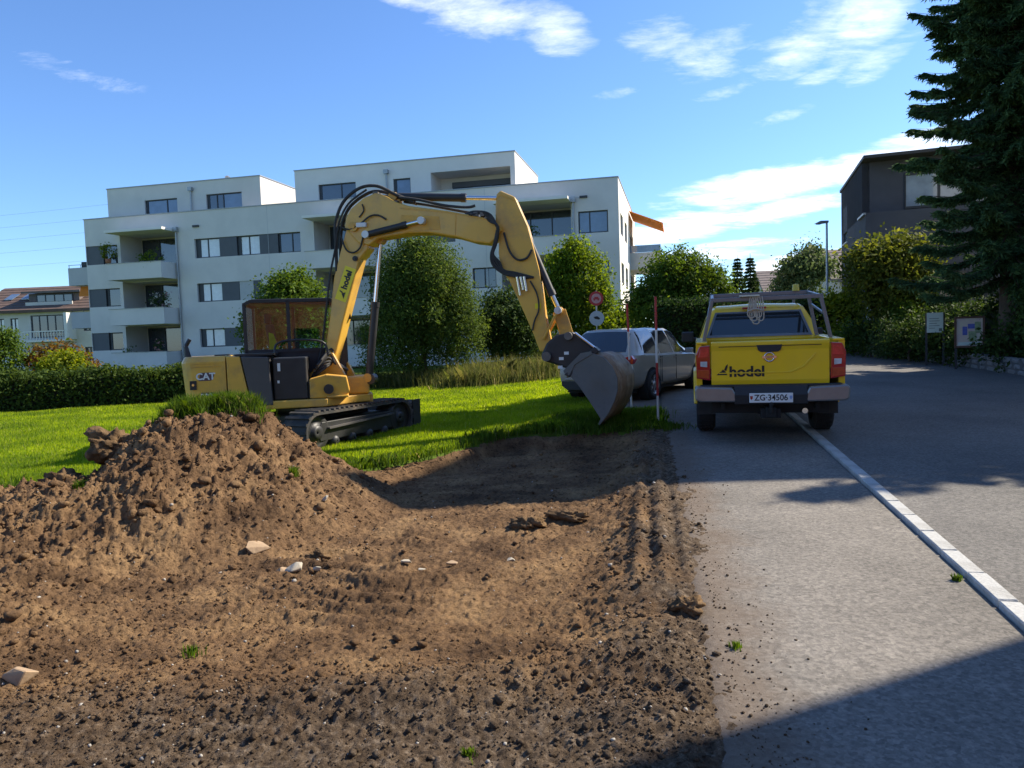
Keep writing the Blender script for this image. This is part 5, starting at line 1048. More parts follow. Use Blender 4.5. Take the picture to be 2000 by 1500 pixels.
st = [cst(1.63, 1.78, zr=1.74), cst(1.72, 1.92, zr=1.79), cst(2.50, 2.50), cst(2.58, 2.58), cst(3.05, 3.05, zr=1.79), cst(3.16, 3.12, zr=1.77),
      [(.80, 3.85, .46), (.90, 3.85, .60), (.915, 3.85, .95), (.89, 3.85, 1.14), (.85, 3.88, 1.20), (.70, 3.92, 1.22), (.4, 3.92, 1.235), (0, 3.92, 1.24)],
      [(.80, 4.9, .46), (.90, 4.9, .60), (.90, 4.9, .90), (.84, 4.9, 1.04), (.78, 4.9, 1.08), (.6, 4.92, 1.10), (.4, 4.93, 1.115), (0, 4.93, 1.12)],
      [(.70, 5.15, .46), (.80, 5.18, .60), (.80, 5.20, .85), (.74, 5.18, .98), (.70, 5.16, 1.0), (.5, 5.18, 1.02), (.35, 5.19, 1.03), (0, 5.2, 1.04)]]
def psel(i, j):
    if j == 4 and i in (1, 3): return 'side_window'
    if j >= 4 and i == 5: return 'windscreen'
    return 'body'
loft(PK, st, psel, dict(body=PYEL, side_window=VGL, windscreen=VGL))
# rear window, surround, high brake lamp
def prear(u, z): yb = 1.63+(z-1.27)/(1.69-1.27)*.15; return (u, yb-.012, z)
m_ = MB(); m_.add([prear(-.70, 1.35), prear(.70, 1.35), prear(.585, 1.665), prear(-.585, 1.665)], [(0, 1, 2, 3)]); o = m_.build('rear_window', VGL, PK); o.modifiers.new('t', 'SOLIDIFY').thickness = .008
m_ = MB(); a = [prear(-.75, 1.315), prear(.75, 1.315), prear(.61, 1.69), prear(-.61, 1.69)]; b = [prear(-.70, 1.35), prear(.70, 1.35), prear(.585, 1.665), prear(-.585, 1.665)]; a = [(p[0], p[1]-.006, p[2]) for p in a]; b = [(p[0], p[1]-.006, p[2]) for p in b]
m_.add(a+b, [(k, (k+1) % 4, 4+(k+1) % 4, 4+k) for k in range(4)]); m_.build('window_surround', RACK, PK)
m_ = MB(); m_.box(-.22, .12, 1.72, 1.78, 1.725, 1.755); m_.build('brake_lamp', REDL, PK, .006)
# mirrors
for s in (-1, 1): m_ = MB(); m_.obox((1.04*s, 3.28, 1.30), (.10, 0, 0), (0, .06, 0), (0, 0, .09)); m_.obox((.93*s, 3.28, 1.26), (.05, 0, 0), (0, .03, 0), (0, 0, .03)); m_.build('mirror', PLAST, PK, .02)
# rack: rear hoop on the bed rails, front hoop behind the cab, roof beams and mesh
m_ = MB()
for y, zt, xb, xt in ((.42, 1.845, .80, .68), (1.42, 1.93, .78, .66)):
    for s in (-1, 1): m_.bar((xb*s, y, 1.30), (xt*s, y, zt), .06, .045)
    m_.bar((-xt-.03, y, zt), (xt+.03, y, zt), .045, .055)
for s in (-1, 1): m_.bar((.68*s, .42, 1.845), (.66*s, 1.42, 1.93), .04, .04); m_.bar((.66*s, 1.42, 1.93), (.66*s, 3.0, 1.93), .04, .04); m_.bar((.74*s, .42, 1.60), (.70*s, 1.42, 1.76), .03, .03); m_.bar((.66*s, 3.0, 1.93), (.66*s, 3.0, 1.78), .04, .04)
m_.bar((-.66, 3.0, 1.93), (.66, 3.0, 1.93), .04, .04); m_.bar((-.66, 1.42, 1.85), (.66, 1.42, 1.85), .025, .035)
m_.build('rack', RACK, PK, .006)
m_ = MB(); [m_.bar((x, 1.42, 1.85), (x, 1.42, 1.93), .010) for x in np.arange(-.6, .61, .06)]; m_.build('rack_mesh', PLAST, PK)
m_ = MB(); m_.box(-.33, -.08, .34, .50, 1.874, 1.895); m_.build('rack_board', mat('pale_board', (.62, .58, .48), .8), PK, .004)
m_ = MB(); m_.lathe([(.001, .09), (.045, .08), (.05, 0), (.055, -.01)], (.50, 1.42, 1.965), (0, 0, 1), 14); m_.build('beacon', mat('amber_lens', (.6, .45, .05), .2), PK)
m_ = MB(); [m_.box(q-.10, q+.10, 1.695, 1.70, 1.40, 1.50) for q in (.10,)]; 
# rope hanging from the rear hoop: a thing of its own
def on_pk(x, y, z): return PK.matrix_basis @ Vector((x, y, z))
PK.matrix_basis
ROPE = mat('rope', (.40, .34, .27), .9, var=.25, scale=30, col2=(.52, .44, .36))
rp = MB()
for k in range(5):
    dx = -.19+.028*k; ln = .24+.04*((k*7) % 3)
    rp.tube(spline([(dx, .385, 1.875), (dx-.02-.008*k, .37, 1.78), (dx-.04, .365, 1.875-ln), (dx+.01, .36, 1.83-ln), (dx+.05, .365, 1.875-ln), (dx+.04, .37, 1.78), (dx+.03, .385, 1.875)], 5), .009, 6)
rp.tube(spline([(-.23, .345, 1.68), (-.14, .33, 1.71), (-.04, .345, 1.68), (-.14, .39, 1.67), (-.23, .345, 1.68)], 5), .012, 6)
o = rp.build('rope', ROPE, None); o.location = PK.location; o.rotation_euler = PK.rotation_euler; tag(o, 'coil of pale rope hanging from the rack of the yellow pickup', 'rope')

# ---------------- silver car
CR = empty('parked_car', (1.72, 15.2, gz(1.7, 16)-.005), R(-34)); CR.scale = (1, 1, .95); tag(CR, 'silver hatchback car parked behind the excavator bucket', 'car')
def s_(y, yr, zr, w=.90, zb=.98, xr=.60): return [(.74, y, .26), (w-.03, y, .36), (w, y, .62), (w-.01, y, zb-.07), (w-.05, y, zb), (xr, yr, zr-.06), (xr*.6, yr, zr-.01), (0, yr, zr)]
st = [[(.66, .02, .30), (.80, .0, .38), (.84, .0, .66), (.80, .06, .95), (.74, .10, 1.02), (.62, .14, 1.05), (.4, .12, 1.06), (0, .10, 1.065)],
      s_(.22, .52, 1.50, .885, 1.02, .56), s_(.46, .62, 1.53, .90, 1.02, .585), s_(.56, .72, 1.545, .90, 1.01), s_(1.30, 1.30, 1.57), s_(1.37, 1.37, 1.57), s_(2.10, 2.10, 1.555), s_(2.16, 2.16, 1.55), s_(2.62, 2.62, 1.50, .90, .965),
      [(.74, 3.35, .26), (.88, 3.35, .36), (.90, 3.35, .62), (.88, 3.35, .86), (.84, 3.36, .92), (.66, 3.40, .96), (.4, 3.42, .98), (0, 3.43, .985)],
      [(.74, 4.0, .26), (.86, 4.0, .36), (.87, 4.0, .60), (.80, 4.0, .76), (.74, 4.0, .80), (.6, 4.02, .82), (.4, 4.03, .84), (0, 4.04, .845)],
      [(.60, 4.25, .28), (.72, 4.28, .38), (.72, 4.30, .56), (.66, 4.27, .66), (.6, 4.25, .69), (.5, 4.25, .70), (.3, 4.26, .71), (0, 4.26, .71)]]
def csel(i, j):
    if i == 0 and j >= 5: return 'rear_window'
    if j == 4 and i in (2, 3, 5, 7): return 'side_window'
    if i == 8 and j >= 4: return 'windscreen'
    return 'body'
loft(CR, st, csel, dict(body=SILV, side_window=VGL, rear_window=VGL, windscreen=VGL))
MB().box(-.72, .72, .10, 4.1, .18, .32).build('underbody', UNDER, CR)
m_ = MB(); m_.prism([(-.66, .24), (.66, .24), (.80, .34), (.80, .44), (-.80, .44), (-.80, .34)], -.03, .12, lambda p, q, e: (p, e, q)); m_.build('bumper', PLAST, CR, .015)
m_ = MB(); m_.prism([(-.72, .46), (.72, .46), (.74, .50), (-.74, .50)], -.04, .10, lambda p, q, e: (p, e, q)); m_.build('bumper_trim', SILV, CR, .01)
for s in (-1, 1):
    m_ = MB(); m_.prism([(.50*s, .84), (.84*s, .80), (.86*s, .90), (.80*s, .985), (.66*s, .94)], -.012, .22, lambda p, q, e: (p, e, q)); m_.build('tail_lamp', REDL, CR, .01)
    for y in (.82, 3.45):
        m_ = MB(); m_.cyl((.70*s, y, .33), (.905*s, y, .33), .375, n=24); m_.build('wheel_arch', UNDER, CR)
    m_ = MB(); m_.obox((.97*s, 2.75, 1.0), (.09, 0, 0), (0, .05, 0), (0, 0, .06)); m_.build('mirror', SILV, CR, .02)
    for y in (1.15, 2.0): m_ = MB(); m_.box(.895 if s > 0 else -.91, .91 if s > 0 else -.895, y, y+.17, .86, .885); m_.build('door_handle', SILV, CR)
    for y in (.70, 1.335, 2.13): m_ = MB(); m_.box(.893 if s > 0 else -.904, .904 if s > 0 else -.893, y+.55 if y < 1 else y, (y+.55 if y < 1 else y)+.008, .36, .93); m_.build('door_gap', UNDER, CR)
for x in (-.845, .845): wheel(CR, x, .82, .325, .22); wheel(CR, x, 3.45, .325, .22)
m_ = MB(); m_.box(-.26, .26, -.02, -.002, .68, .79); m_.build('licence_plate', WHT, CR, .004)
m_ = MB(); m_.cyl((0, .8, 1.555), (0, .72, 1.66), .006, n=6); m_.build('antenna', PLAST, CR)

# ================================================================= STREET FURNITURE
PRED = mat('pole_red', (.38, .025, .025), .5, var=.12, scale=12); PWHT = mat('pole_white', (.62, .62, .60), .5, var=.1, scale=12)
def ranging_pole(x, y, h, lab, lean=(0, 0)):
    r = empty('marker_pole', (x, y, gz(x, y)-.05)); r.rotation_euler = (lean[0], lean[1], 0); tag(r, lab, 'pole', 'red and white marker poles')
    n = 4; seg = h/n
    for k in range(n): m_ = MB(); m_.cyl((0, 0, seg*k+.0005), (0, 0, seg*(k+1)), .019 if k else .018, n=10); m_.build('band', PWHT if k % 2 == 0 else PRED, r)
    m_ = MB(); m_.cyl((0, 0, -.1), (0, 0, 0), .003, .017, n=8); m_.build('spike', STEEL, r)
ranging_pole(2.24, 11.42, 2.03, 'red and white marker pole in the grass beside the pickup')
ranging_pole(2.13, 13.25, 1.98, 'red and white marker pole right behind the bucket', (0, -.02))
GALV = mat('galvanised', (.42, .43, .44), .45, metal=.6, var=.12)
LPt = empty('street_lamp', (14.5, 34, gz(14.5, 34))); tag(LPt, 'slim grey street lamp with flat head left of the dark house', 'street lamp')
m_ = MB(); m_.cyl((0, 0, 0), (0, 0, 1.0), .085, n=14).cyl((0, 0, 1.0), (0, 0, 5.95), .065, .045, n=14); m_.build('pole', GALV, LPt)
m_ = MB(); m_.prism([(-.55, 5.86), (-.30, 5.98), (.06, 5.98), (.06, 5.88), (-.28, 5.84)], -.10, .10, lambda p, q, e: (p, e, q)); hd_ = m_.build('lamp_head', GALV, LPt, .02); MB().box(-.48, -.28, -.07, .07, 5.82, 5.838).build('lens', CLRL, hd_)
SG = empty('traffic_sign', (3.62, 31, gz(3.62, 31))); tag(SG, 'round red prohibition sign over a round pale sign on one post', 'traffic sign')
m_ = MB(); m_.cyl((0, .05, 0), (0, .05, 3.0), .03, n=10); m_.build('post', GALV, SG)
SRED = mat('sign_red', (.50, .03, .03), .4, var=.06)
m_ = MB(); m_.cyl((0, 0, 2.68), (0, .02, 2.68), .30, n=28); m_.v = [(.30*math.cos(a)*1, y, 2.68+.30*math.sin(a)) for y in (.0, .02) for a in np.linspace(0, 2*math.pi, 28, endpoint=False)]; m_.f = [tuple(range(28)), tuple(range(55, 27, -1))]+[(k, (k+1) % 28, 28+(k+1) % 28, 28+k) for k in range(28)]; m_.sm = [False]*30; d1 = m_.build('disc', SRED, SG)
def disc(r, y, z, m, name, par, n=28):
    b = MB(); b.add([(r*math.cos(a), yy_, z+r*math.sin(a)) for yy_ in (y, y+.003) for a in np.linspace(0, 2*math.pi, n, endpoint=False)], [tuple(range(n)), tuple(range(2*n-1, n-1, -1))]+[(k, (k+1) % n, n+(k+1) % n, n+k) for k in range(n)]); return b.build(name, m, par)
disc(.205, -.004, 2.68, mat('sign_pink', (.62, .30, .28), .5), 'disc_face', d1)
m_ = MB(); m_.box(-.13, .13, -.009, -.005, 2.64, 2.69).box(-.08, .08, -.009, -.005, 2.69, 2.75).cyl((-.08, -.009, 2.62), (-.08, -.005, 2.62), .03, n=10).cyl((.08, -.009, 2.62), (.08, -.005, 2.62), .03, n=10); m_.build('symbol', SRED, d1)
d2 = disc(.31, .0, 1.86, mat('sign_grey', (.50, .52, .54), .5, var=.1), 'disc', SG)
m_ = MB(); m_.prism([(-.14, 1.92), (.02, 1.95), (.14, 1.86), (.10, 1.80), (0, 1.82), (-.08, 1.84)], -.006, -.002, lambda p, q, e: (p, e, q)); m_.build('symbol', BLKP, d2)
def board(x, y, rz, w, z0, z1, m, name, lab, cat, marks, frm=None, posts=True):
    r = empty(name, (x, y, gz(x, y)), rz); tag(r, lab, cat)
    b = MB(); b.box(-w/2, w/2, 0, .03, z0, z1); bd = b.build('panel', m, r)
    if frm: f = MB(); t = .05; f.box(-w/2-t, w/2+t, -.02, .05, z1, z1+t).box(-w/2-t, w/2+t, -.02, .05, z0-t, z0).box(-w/2-t, -w/2, -.02, .05, z0, z1).box(w/2, w/2+t, -.02, .05, z0, z1); f.build('frame', frm, r)
    if posts: f = MB(); f.box(-w/2-.04, -w/2+.02, .051, .11, 0, z1).box(w/2-.02, w/2+.04, .051, .11, 0, z1); f.build('post', PLAST, r)
    for (a, b_, c, d, mm) in marks: q = MB(); q.box(a, b_, -.004, -.0005, c, d); q.build('print', mm, bd)
    return r
PALEG = mat('notice_pale_green', (.48, .56, .50), .6, var=.05); INK = mat('notice_ink', (.10, .13, .12), .7); BLU = mat('poster_blue', (.08, .10, .35), .6, var=.3, scale=9); PEA = mat('poster_pink', (.50, .34, .34), .6, var=.3, scale=6, col2=(.55, .50, .35))
OLV = mat('poster_green', (.22, .27, .14), .6, var=.4, scale=12)
board(12.45, 21.8, R(-28), .42, 1.0, 1.58, PALEG, 'notice_board', 'pale green notice with small print by the garden plants', 'notice board', [(-.15, .10, 1.40+.0, 1.415, INK), (-.15, .12, 1.33, 1.345, INK), (-.15, .05, 1.26, 1.275, INK), (-.15, .12, 1.19, 1.205, INK), (-.15, .0, 1.12, 1.135, INK), (.10, .18, 1.03, 1.12, INK)])
board(12.35, 20.0, R(-30), .60, .66, 1.40, PEA, 'display_case', 'framed colourful poster case beside the big spruce', 'display case', [(-.04, .12, 1.12, 1.25, BLU), (-.16, -.05, .95, 1.18, BLU), (-.02, .16, .78, 1.05, OLV), (.12, .26, 1.0, 1.3, OLV), (-.26, .26, .68, .76, PALEG)], WOOD)
wb = empty('info_box', (14.9, 32.5, gz(15, 32))); tag(wb, 'tall white box on a post at the end of the road', 'box'); m_ = MB(); m_.box(-.02, .46, 0, .12, 1.15, 2.05); m_.build('box', WHT, wb, .02); m_ = MB(); m_.box(-.10, .02, .02, .10, 0, 1.3); m_.build('post', WHT, wb)
PARA = mat('parasol_cloth', (.50, .50, .50), .9, var=.1, scale=3)
pz = empty('closed_parasol', (13.95, 28.6, gz(14, 28))); tag(pz, 'closed pale grey parasol in front of the dark house', 'parasol')
m_ = MB(); m_.cyl((0, 0, 0), (0, 0, 2.25), .025, n=8); m_.build('pole', GALV, pz)
m_ = MB(); prof = [(.02, 2.3), (.10, 2.15), (.19, 1.9), (.24, 1.6), (.26, 1.35), (.20, 1.3)]; nn = 20; vs = [((r*(1+.18*math.cos(k*math.pi))*math.cos(2*math.pi*k/nn)), r*(1+.18*math.cos(k*math.pi))*math.sin(2*math.pi*k/nn), z) for r, z in prof for k in range(nn)]; m_.add(vs, [(i*nn+k, i*nn+(k+1) % nn, (i+1)*nn+(k+1) % nn, (i+1)*nn+k) for i in range(5) for k in range(nn)]); m_.build('canopy', PARA, pz)
# garden walls of the right side and the road's end, laid in courses of stones
WST = mat('wall_stone', (.17, .155, .145), .9, var=.3, scale=3, bump=.4, bscale=14, col2=(.27, .25, .23))
def stone_wall(name, lab, p, q, h, th=.3, L=.55, rows=3):
    p, q = np.array(p), np.array(q); d = q-p; ln = np.linalg.norm(d); r = empty(name, (p[0], p[1], gz(*p)), math.atan2(d[1], d[0])); tag(r, lab, 'wall'); r.rotation_euler[1] = -math.atan2(gz(*q)-gz(*p), ln)
    MB().box(0, ln, .03, th-.03, -.4, h-.03).build('core', mat('mortar', (.12, .11, .10), .95), r)
    ms = []
    for k in range(5):
        V, Fc = lump(2, 700+k, .08, 1.0); V = np.sign(V)*np.abs(V)**.55; me = bpy.data.meshes.new('stone'); me.from_pydata([tuple(v) for v in V], [], [tuple(f) for f in Fc]); me.materials.append(WST); ms.append(me)
    k = 0
    for i in range(rows):
        x = (i % 2)*L*.4
        while x < ln:
            l = L*random.uniform(.7, 1.15); o = bpy.data.objects.new('stone', ms[k % 5]); COL.objects.link(o); o.parent = r; o.location = (x+l/2, th/2, h*(i+.5)/rows); o.scale = (l*.52, th*.58, h/rows*.53); o.rotation_euler = (0, random.uniform(-.03, .03), random.uniform(-.04, .04)); x += l; k += 1
stone_wall('garden_wall', 'low stone wall under the plants along the right road side', (12.25, 16.8), (14.95, 29.5), .42)
stone_wall('garden_wall', 'low grey brown wall closing the road behind the pickup', (11.5, 37), (16.2, 34.2), .95)
# faint power lines in the sky at the left
CAB = mat('cable', (.10, .11, .13), .6)
for k, (z0, z1) in enumerate(((17.5, 19.5), (16.2, 18.0), (15.0, 16.4), (13.6, 14.8), (12.2, 13.0))):
    pts = [(-110+t*75, 95-t*8, z0+(z1-z0)*t-4*.7*t*(1-t)) for t in np.linspace(0, 1, 14)]
    b = MB(); b.tube(pts, .009, 5); tag(b.build('power_line', CAB), 'thin power line against the sky at the left, %s of five' % ('topmost', 'second from top', 'middle one', 'fourth from top', 'lowest')[k], 'cable', 'overhead power lines')
# ================================================================= VEGETATION
BARK = mat('bark', (.09, .065, .045), .95, var=.35, scale=6, bump=.6, bscale=18)
def leaf_quads(C, size, nrm=None, asp=.5, spread=1.0):
    n = len(C); a = rng.normal(size=(n, 3))*spread
    if nrm is not None: a = a+nrm*1.1
    a /= np.linalg.norm(a, axis=1)[:, None]+1e-9
    b = np.cross(a, rng.normal(size=(n, 3))); b /= np.linalg.norm(b, axis=1)[:, None]+1e-9; c = np.cross(a, b)
    s = (size*(.6+.8*rng.random(n)))[:, None]; V = np.empty((n, 4, 3))
    V[:, 0] = C-b*s; V[:, 1] = C+c*s*asp-b*s*.1; V[:, 2] = C+b*s; V[:, 3] = C-c*s*asp-b*s*.1
    return V.reshape(-1, 3)
def crown(blobs, n, size, clump=.28, per=26, up=.25, gap=.12, asp=.5, shell=(.55, 1.03), upright=0):
    """clumps of leaves spread through ellipsoids; outer clumps denser; gaps left between them"""
    vol = np.array([b[3]*b[4]*b[5] for b in blobs])**.67; vol /= vol.sum(); out = []; nc = n//per
    for b, f in zip(blobs, vol):
        m_ = max(3, int(nc*f)); d = rng.normal(size=(m_, 3)); d /= np.linalg.norm(d, axis=1)[:, None]; d[:, 2] = np.where(d[:, 2] < -.75, -d[:, 2], d[:, 2])
        rad = shell[0]+(shell[1]-shell[0])*rng.random(m_)**.45; bump = 1+.13*np.sin(d[:, 0]*7+b[0])*np.cos(d[:, 2]*6+b[1])+.12*np.sin(d[:, 1]*11+b[2]*5+d[:, 2]*9)+np.abs(rng.normal(0, .09, m_))
        c = np.array(b[:3])+d*np.array(b[3:6])*(rad*bump)[:, None]
        k = rng.integers(int(per*.6), int(per*1.4), m_); idx = np.repeat(np.arange(m_), k)
        off = rng.normal(size=(len(idx), 3))*np.array([1, 1, .8+upright])*clump*(.5+.8*rng.random(m_))[idx][:, None]
        if upright: off[:, 2] += np.abs(off[:, 2])*.3
        P = c[idx]+off; nr = d[idx]+np.array([0, 0, up]); out.append(leaf_quads(P, np.full(len(P), size), nr, asp, 1.0))
    return np.concatenate(out)
def limbs(h, blobs, r, n=7, seed=0):
    q = random.Random(seed); b = MB(); top = (q.uniform(-.1, .1)*r*4, q.uniform(-.1, .1)*r*4, h*.75)
    b.tube(spline([(0, 0, -.15), (q.uniform(-.05, .05), q.uniform(-.05, .05), h*.25), (q.uniform(-.1, .1), q.uniform(-.1, .1), h*.5), top], 4), r, 9, r*.3)
    for k in range(n):
        bl = blobs[k % len(blobs)]; z0 = h*q.uniform(.15, .55); t = np.array(bl[:3])+np.array([q.uniform(-.7, .7)*bl[3], q.uniform(-.7, .7)*bl[4], q.uniform(-.3, .7)*bl[5]]); m_ = np.array([0, 0, z0])*.5+t*.5+np.array([0, 0, -.1])
        b.tube(spline([(0, 0, z0), m_, t], 4), r*.45, 6, r*.08)
    return b
def tree(name, label, x, y, blobs, n, size, m, r=.1, clump=.28, cat='tree', group=None, z=None, **kw):
    q = random.Random(int(x*7+y*13)); ext = []
    for k in range(9):                                        # side boughs break the outline
        b = q.choice(blobs); a, el = q.uniform(0, 6.28), q.uniform(-.2, 1.2); f = q.uniform(.75, 1.02); s_ = q.uniform(.26, .46)
        ext.append((b[0]+b[3]*f*math.cos(a)*math.cos(el), b[1]+b[4]*f*math.sin(a)*math.cos(el), b[2]+b[5]*f*math.sin(el), b[3]*s_, b[4]*s_, b[5]*s_))
    blobs = [(b[0], b[1], b[2], b[3]*.9, b[4]*.9, b[5]*.93) for b in blobs]+ext
    e = empty(name, (x, y, gz(x, y) if z is None else z)); tag(e, label, cat, group); h = max(b[2]+b[5] for b in blobs)
    limbs(h, blobs, r, seed=int(x*10+y)).build('trunk' if cat == 'tree' else 'stems_core', BARK, e); npmesh('crown', crown(blobs, n, size, clump, **kw), 4, m, e); return e
L_DARK = leafmat('leaf_dark', (.034, .062, .016), (.065, .105, .022), .25)
L_YEW = leafmat('leaf_olive', (.045, .08, .016), (.115, .165, .03), .38, c3=(.17, .21, .055))
L_MID = leafmat('leaf_mid', (.06, .11, .015), (.125, .185, .024), .4)
L_LIGHT = leafmat('leaf_light', (.085, .15, .016), (.19, .25, .028), .5, c3=(.28, .31, .05))
L_YEL = leafmat('leaf_yellow', (.10, .15, .012), (.24, .26, .03), .5)
L_RED = leafmat('leaf_red', (.12, .05, .02), (.25, .17, .03), .4)
L_GREY = leafmat('leaf_grey', (.05, .085, .03), (.15, .19, .07), .4, c3=(.28, .28, .18))
L_SPR = leafmat('needle', (.05, .10, .044), (.125, .205, .075), .28)
# big loose shrub in the middle of the picture
tree('shrub', 'big dense olive green shrub framed by the excavator boom', -3.0, 25.6, [(0, 0, 2.2, 1.6, 1.5, 2.1), (.25, -.2, 3.5, 1.05, 1.0, 1.3), (-.7, 0, 3.0, .95, 1, 1.5), (-.9, -.2, 1.3, 1.2, 1.1, 1.3), (1.15, -.3, 1.7, 1.0, .9, 1.3), (1.0, 0, 2.9, .8, .8, 1.0), (-.2, 0, 4.1, .6, .6, .8)], 78000, .055, L_YEW, .12, .16, 'shrub', upright=.9, per=22, asp=.38)
tree('shrub', 'dark round shrub right of the big olive shrub', -.05, 27.5, [(0, 0, 1.4, 1.15, 1.1, 1.5), (.5, 0, 1.1, .9, .9, 1.2), (-.5, .1, 1.9, .7, .8, 1.0)], 22000, .062, L_DARK, .08, .2, 'shrub')
tree('garden_tree', 'loose dark green tree behind the excavator cab', -9.3, 31, [(0, 0, 2.6, 1.5, 1.3, 1.6), (.5, 0, 3.6, .9, .9, .8), (-.9, 0, 1.9, 1.0, 1, 1.2), (1.1, .1, 2.4, .8, .8, 1.1)], 24000, .075, L_MID, .1, .22)
tree('garden_tree', 'light yellow green tree in front of the right balconies', 2.75, 33.5, [(-.9, 0, 2.2, 1.0, 1, 1.8), (.5, 0, 3.2, 1.25, 1.2, 1.7), (1.0, -.2, 1.8, 1.0, 1, 1.5), (-.2, 0, 4.1, .6, .6, .7)], 30000, .075, L_LIGHT, .1, .24)
tree('garden_tree', 'full green tree left of the trimmed hedge block', 7.0, 31.5, [(-.7, 0, 2.1, 1.3, 1.2, 1.5), (.9, 0, 2.5, 1.4, 1.2, 1.4), (.1, 0, 3.5, 1.3, 1.1, 1.0)], 30000, .075, L_MID, .12, .24)
tree('shrub', 'yellow green shrub beside the red round sign', 4.6, 34, [(0, 0, 1.1, 1.2, .9, 1.2), (.8, 0, .9, .8, .8, 1.0)], 6000, .085, L_LIGHT, .06, .22, 'shrub')
tree('garden_tree', 'bushy bright green tree at the left picture edge', -21.7, 31, [(0, 0, 1.2, 1.0, 1.0, 1.3), (-.9, 0, 1.8, 1.0, 1.0, 1.2)], 11000, .075, L_MID, .1, .24)
tree('shrub', 'shrub with yellow and reddish leaves behind the left hedge', -19.9, 32.2, [(0, 0, 1.0, 1.1, .8, .8), (.8, 0, .7, .8, .7, .6)], 4500, .085, L_RED, .05, .2, 'shrub')
tree('shrub', 'small bright yellow shrub right of the reddish shrub', -18.9, 31.2, [(0, 0, .7, .9, .7, .7)], 3500, .08, L_YEL, .05, .2, 'shrub')
tree('garden_tree', 'pale olive tree standing left of the street lamp', 17.6, 45, [(0, 0, 3.2, 1.6, 1.3, 1.9), (.5, 0, 4.8, 1.1, 1, 1.3), (-.8, 0, 2.4, 1.2, 1, 1.5)], 13000, .11, L_GREY, .12, .3)
tree('garden_tree', 'tree with yellow green top leaves before the dark house', 13.3, 26.3, [(.2, 0, 2.8, 1.25, 1.1, 1.2), (.9, .2, 3.1, 1.1, 1.0, 1.1), (-.5, 0, 3.2, .75, .8, .8), (.4, -.1, 1.9, 1.0, .9, 1.0)], 17000, .085, leafmat('leaf_bronze', (.06, .08, .015), (.16, .18, .028), .45, c3=(.27, .27, .05)), .09, .25)
tree('shrub', 'bright hedge shrub under the street lamp', 14.1, 31.5, [(0, 0, 1.2, .9, .7, 1.2), (.8, .2, 1.6, .8, .7, 1.1)], 6500, .09, L_YEL, .06, .22, 'shrub')
tree('shrub', 'dark shrub behind the rack of the pickup', 13.0, 33, [(0, 0, 1.1, 1.2, .8, 1.2)], 5000, .09, L_DARK, .06, .22, 'shrub')
tree('shrub', 'low green shrub before the brown roofed house', 18.0, 54, [(0, 0, 1.6, 2.4, 1.2, 1.7), (2.4, 0, 1.4, 2, 1.2, 1.5)], 6000, .15, L_MID, .1, .35, 'shrub')
for i, (x, y, w, h, m, lab) in enumerate([(13.5, 29.3, .7, 1.0, L_MID, 'low leafy plant below the closed parasol'), (13.3, 27.4, .75, 1.2, L_DARK, 'dark bush on the stone wall, farthest of the row'), (13.15, 25.6, .7, 1.0, L_GREY, 'grey green flowering bush on the stone wall'), (12.9, 24.0, .9, 1.35, L_DARK, 'rounded dark bush left of the pale green notice'), (13.1, 22.6, .7, 1.3, L_DARK, 'dark bush right behind the pale green notice'), (13.2, 21.1, .7, 1.0, L_DARK, 'dark bush between notice and poster case'), (12.95, 18.8, .8, 1.2, L_DARK, 'dark bush right of the poster case'), (13.4, 25.0, .8, 1.8, L_MID, 'tall light green bush behind the wall under the yellow topped tree')]):
    tree('shrub', lab, x, y, [(0, 0, h*.5, w, w*.9, h*.55), (w*.5, 0, h*.4, w*.7, w*.7, h*.45)], 3800, .06, m, .04, .16, 'shrub', 'garden bushes along the stone wall')
tree('shrub', 'tall dark ivy bush at the right picture edge', 12.75, 17.2, [(0, 0, 1.2, .75, .8, 1.4), (.6, -.3, 2.0, .8, .8, 1.3)], 9000, .065, L_DARK, .06, .18, 'shrub')
# clipped hedges: a core with a dense skin of leaves
def hedge(name, label, p, q, h, th, n, size, m, group=None, rag=.085, core=None):
    p, q = np.array(p), np.array(q); d = q-p; ln = np.linalg.norm(d); e = empty(name, (p[0], p[1], gz(*p)), math.atan2(d[1], d[0])); tag(e, label, 'hedge', group)
    MB().box(.08, ln-.08, .12, th-.12, -.05, h-.14).build('stems_core', mat('hedge_shade_core', (.02, .02, .012), .95), e)  # added solid inner box, coloured near-black for the shade between the leaves
    A = np.array([ln*h, ln*h*.5, ln*th, th*h, th*h]); A /= A.sum(); P = []; Nn = []
    for k, (f, nr) in enumerate(zip(A, ((0, -1, 0), (0, 1, 0), (0, 0, 1), (-1, 0, 0), (1, 0, 0)))):
        c = int(n*f); u, v, w = rng.random(c)*ln, rng.random(c)*th, rng.random(c)*h; t = rng.normal(0, rag, c)+.06*fbm(u, w+v, 1.7, 2, 400+k)
        Q = {0: np.stack([u, 0-t, w], -1), 1: np.stack([u, th+t, w], -1), 2: np.stack([u, v, h+t+.16*fbm(u, v, .8, 3, 410)], -1), 3: np.stack([-t, v, w], -1), 4: np.stack([ln+t, v, w], -1)}[k]
        P.append(Q); Nn.append(np.tile(nr, (c, 1)))
    npmesh('leaves', leaf_quads(np.concatenate(P), np.full(sum(map(len, P)), size), np.concatenate(Nn)*.8, .55), 4, m, e); return e
L_HEDGE = leafmat('leaf_hedge', (.038, .066, .014), (.085, .125, .022), .3)
hedge('hedge', 'long clipped dark green hedge along the far meadow edge', (-22, 17.4), (-5.0, 22.3), .98, 1.0, 42000, .05, L_HEDGE)
hedge('hedge', 'tall clipped hedge block between silver car and pickup', (5.35, 24.6), (8.2, 25.4), 2.2, 1.2, 15000, .055, leafmat('leaf_hedge2', (.014, .034, .010), (.04, .075, .016), .3))
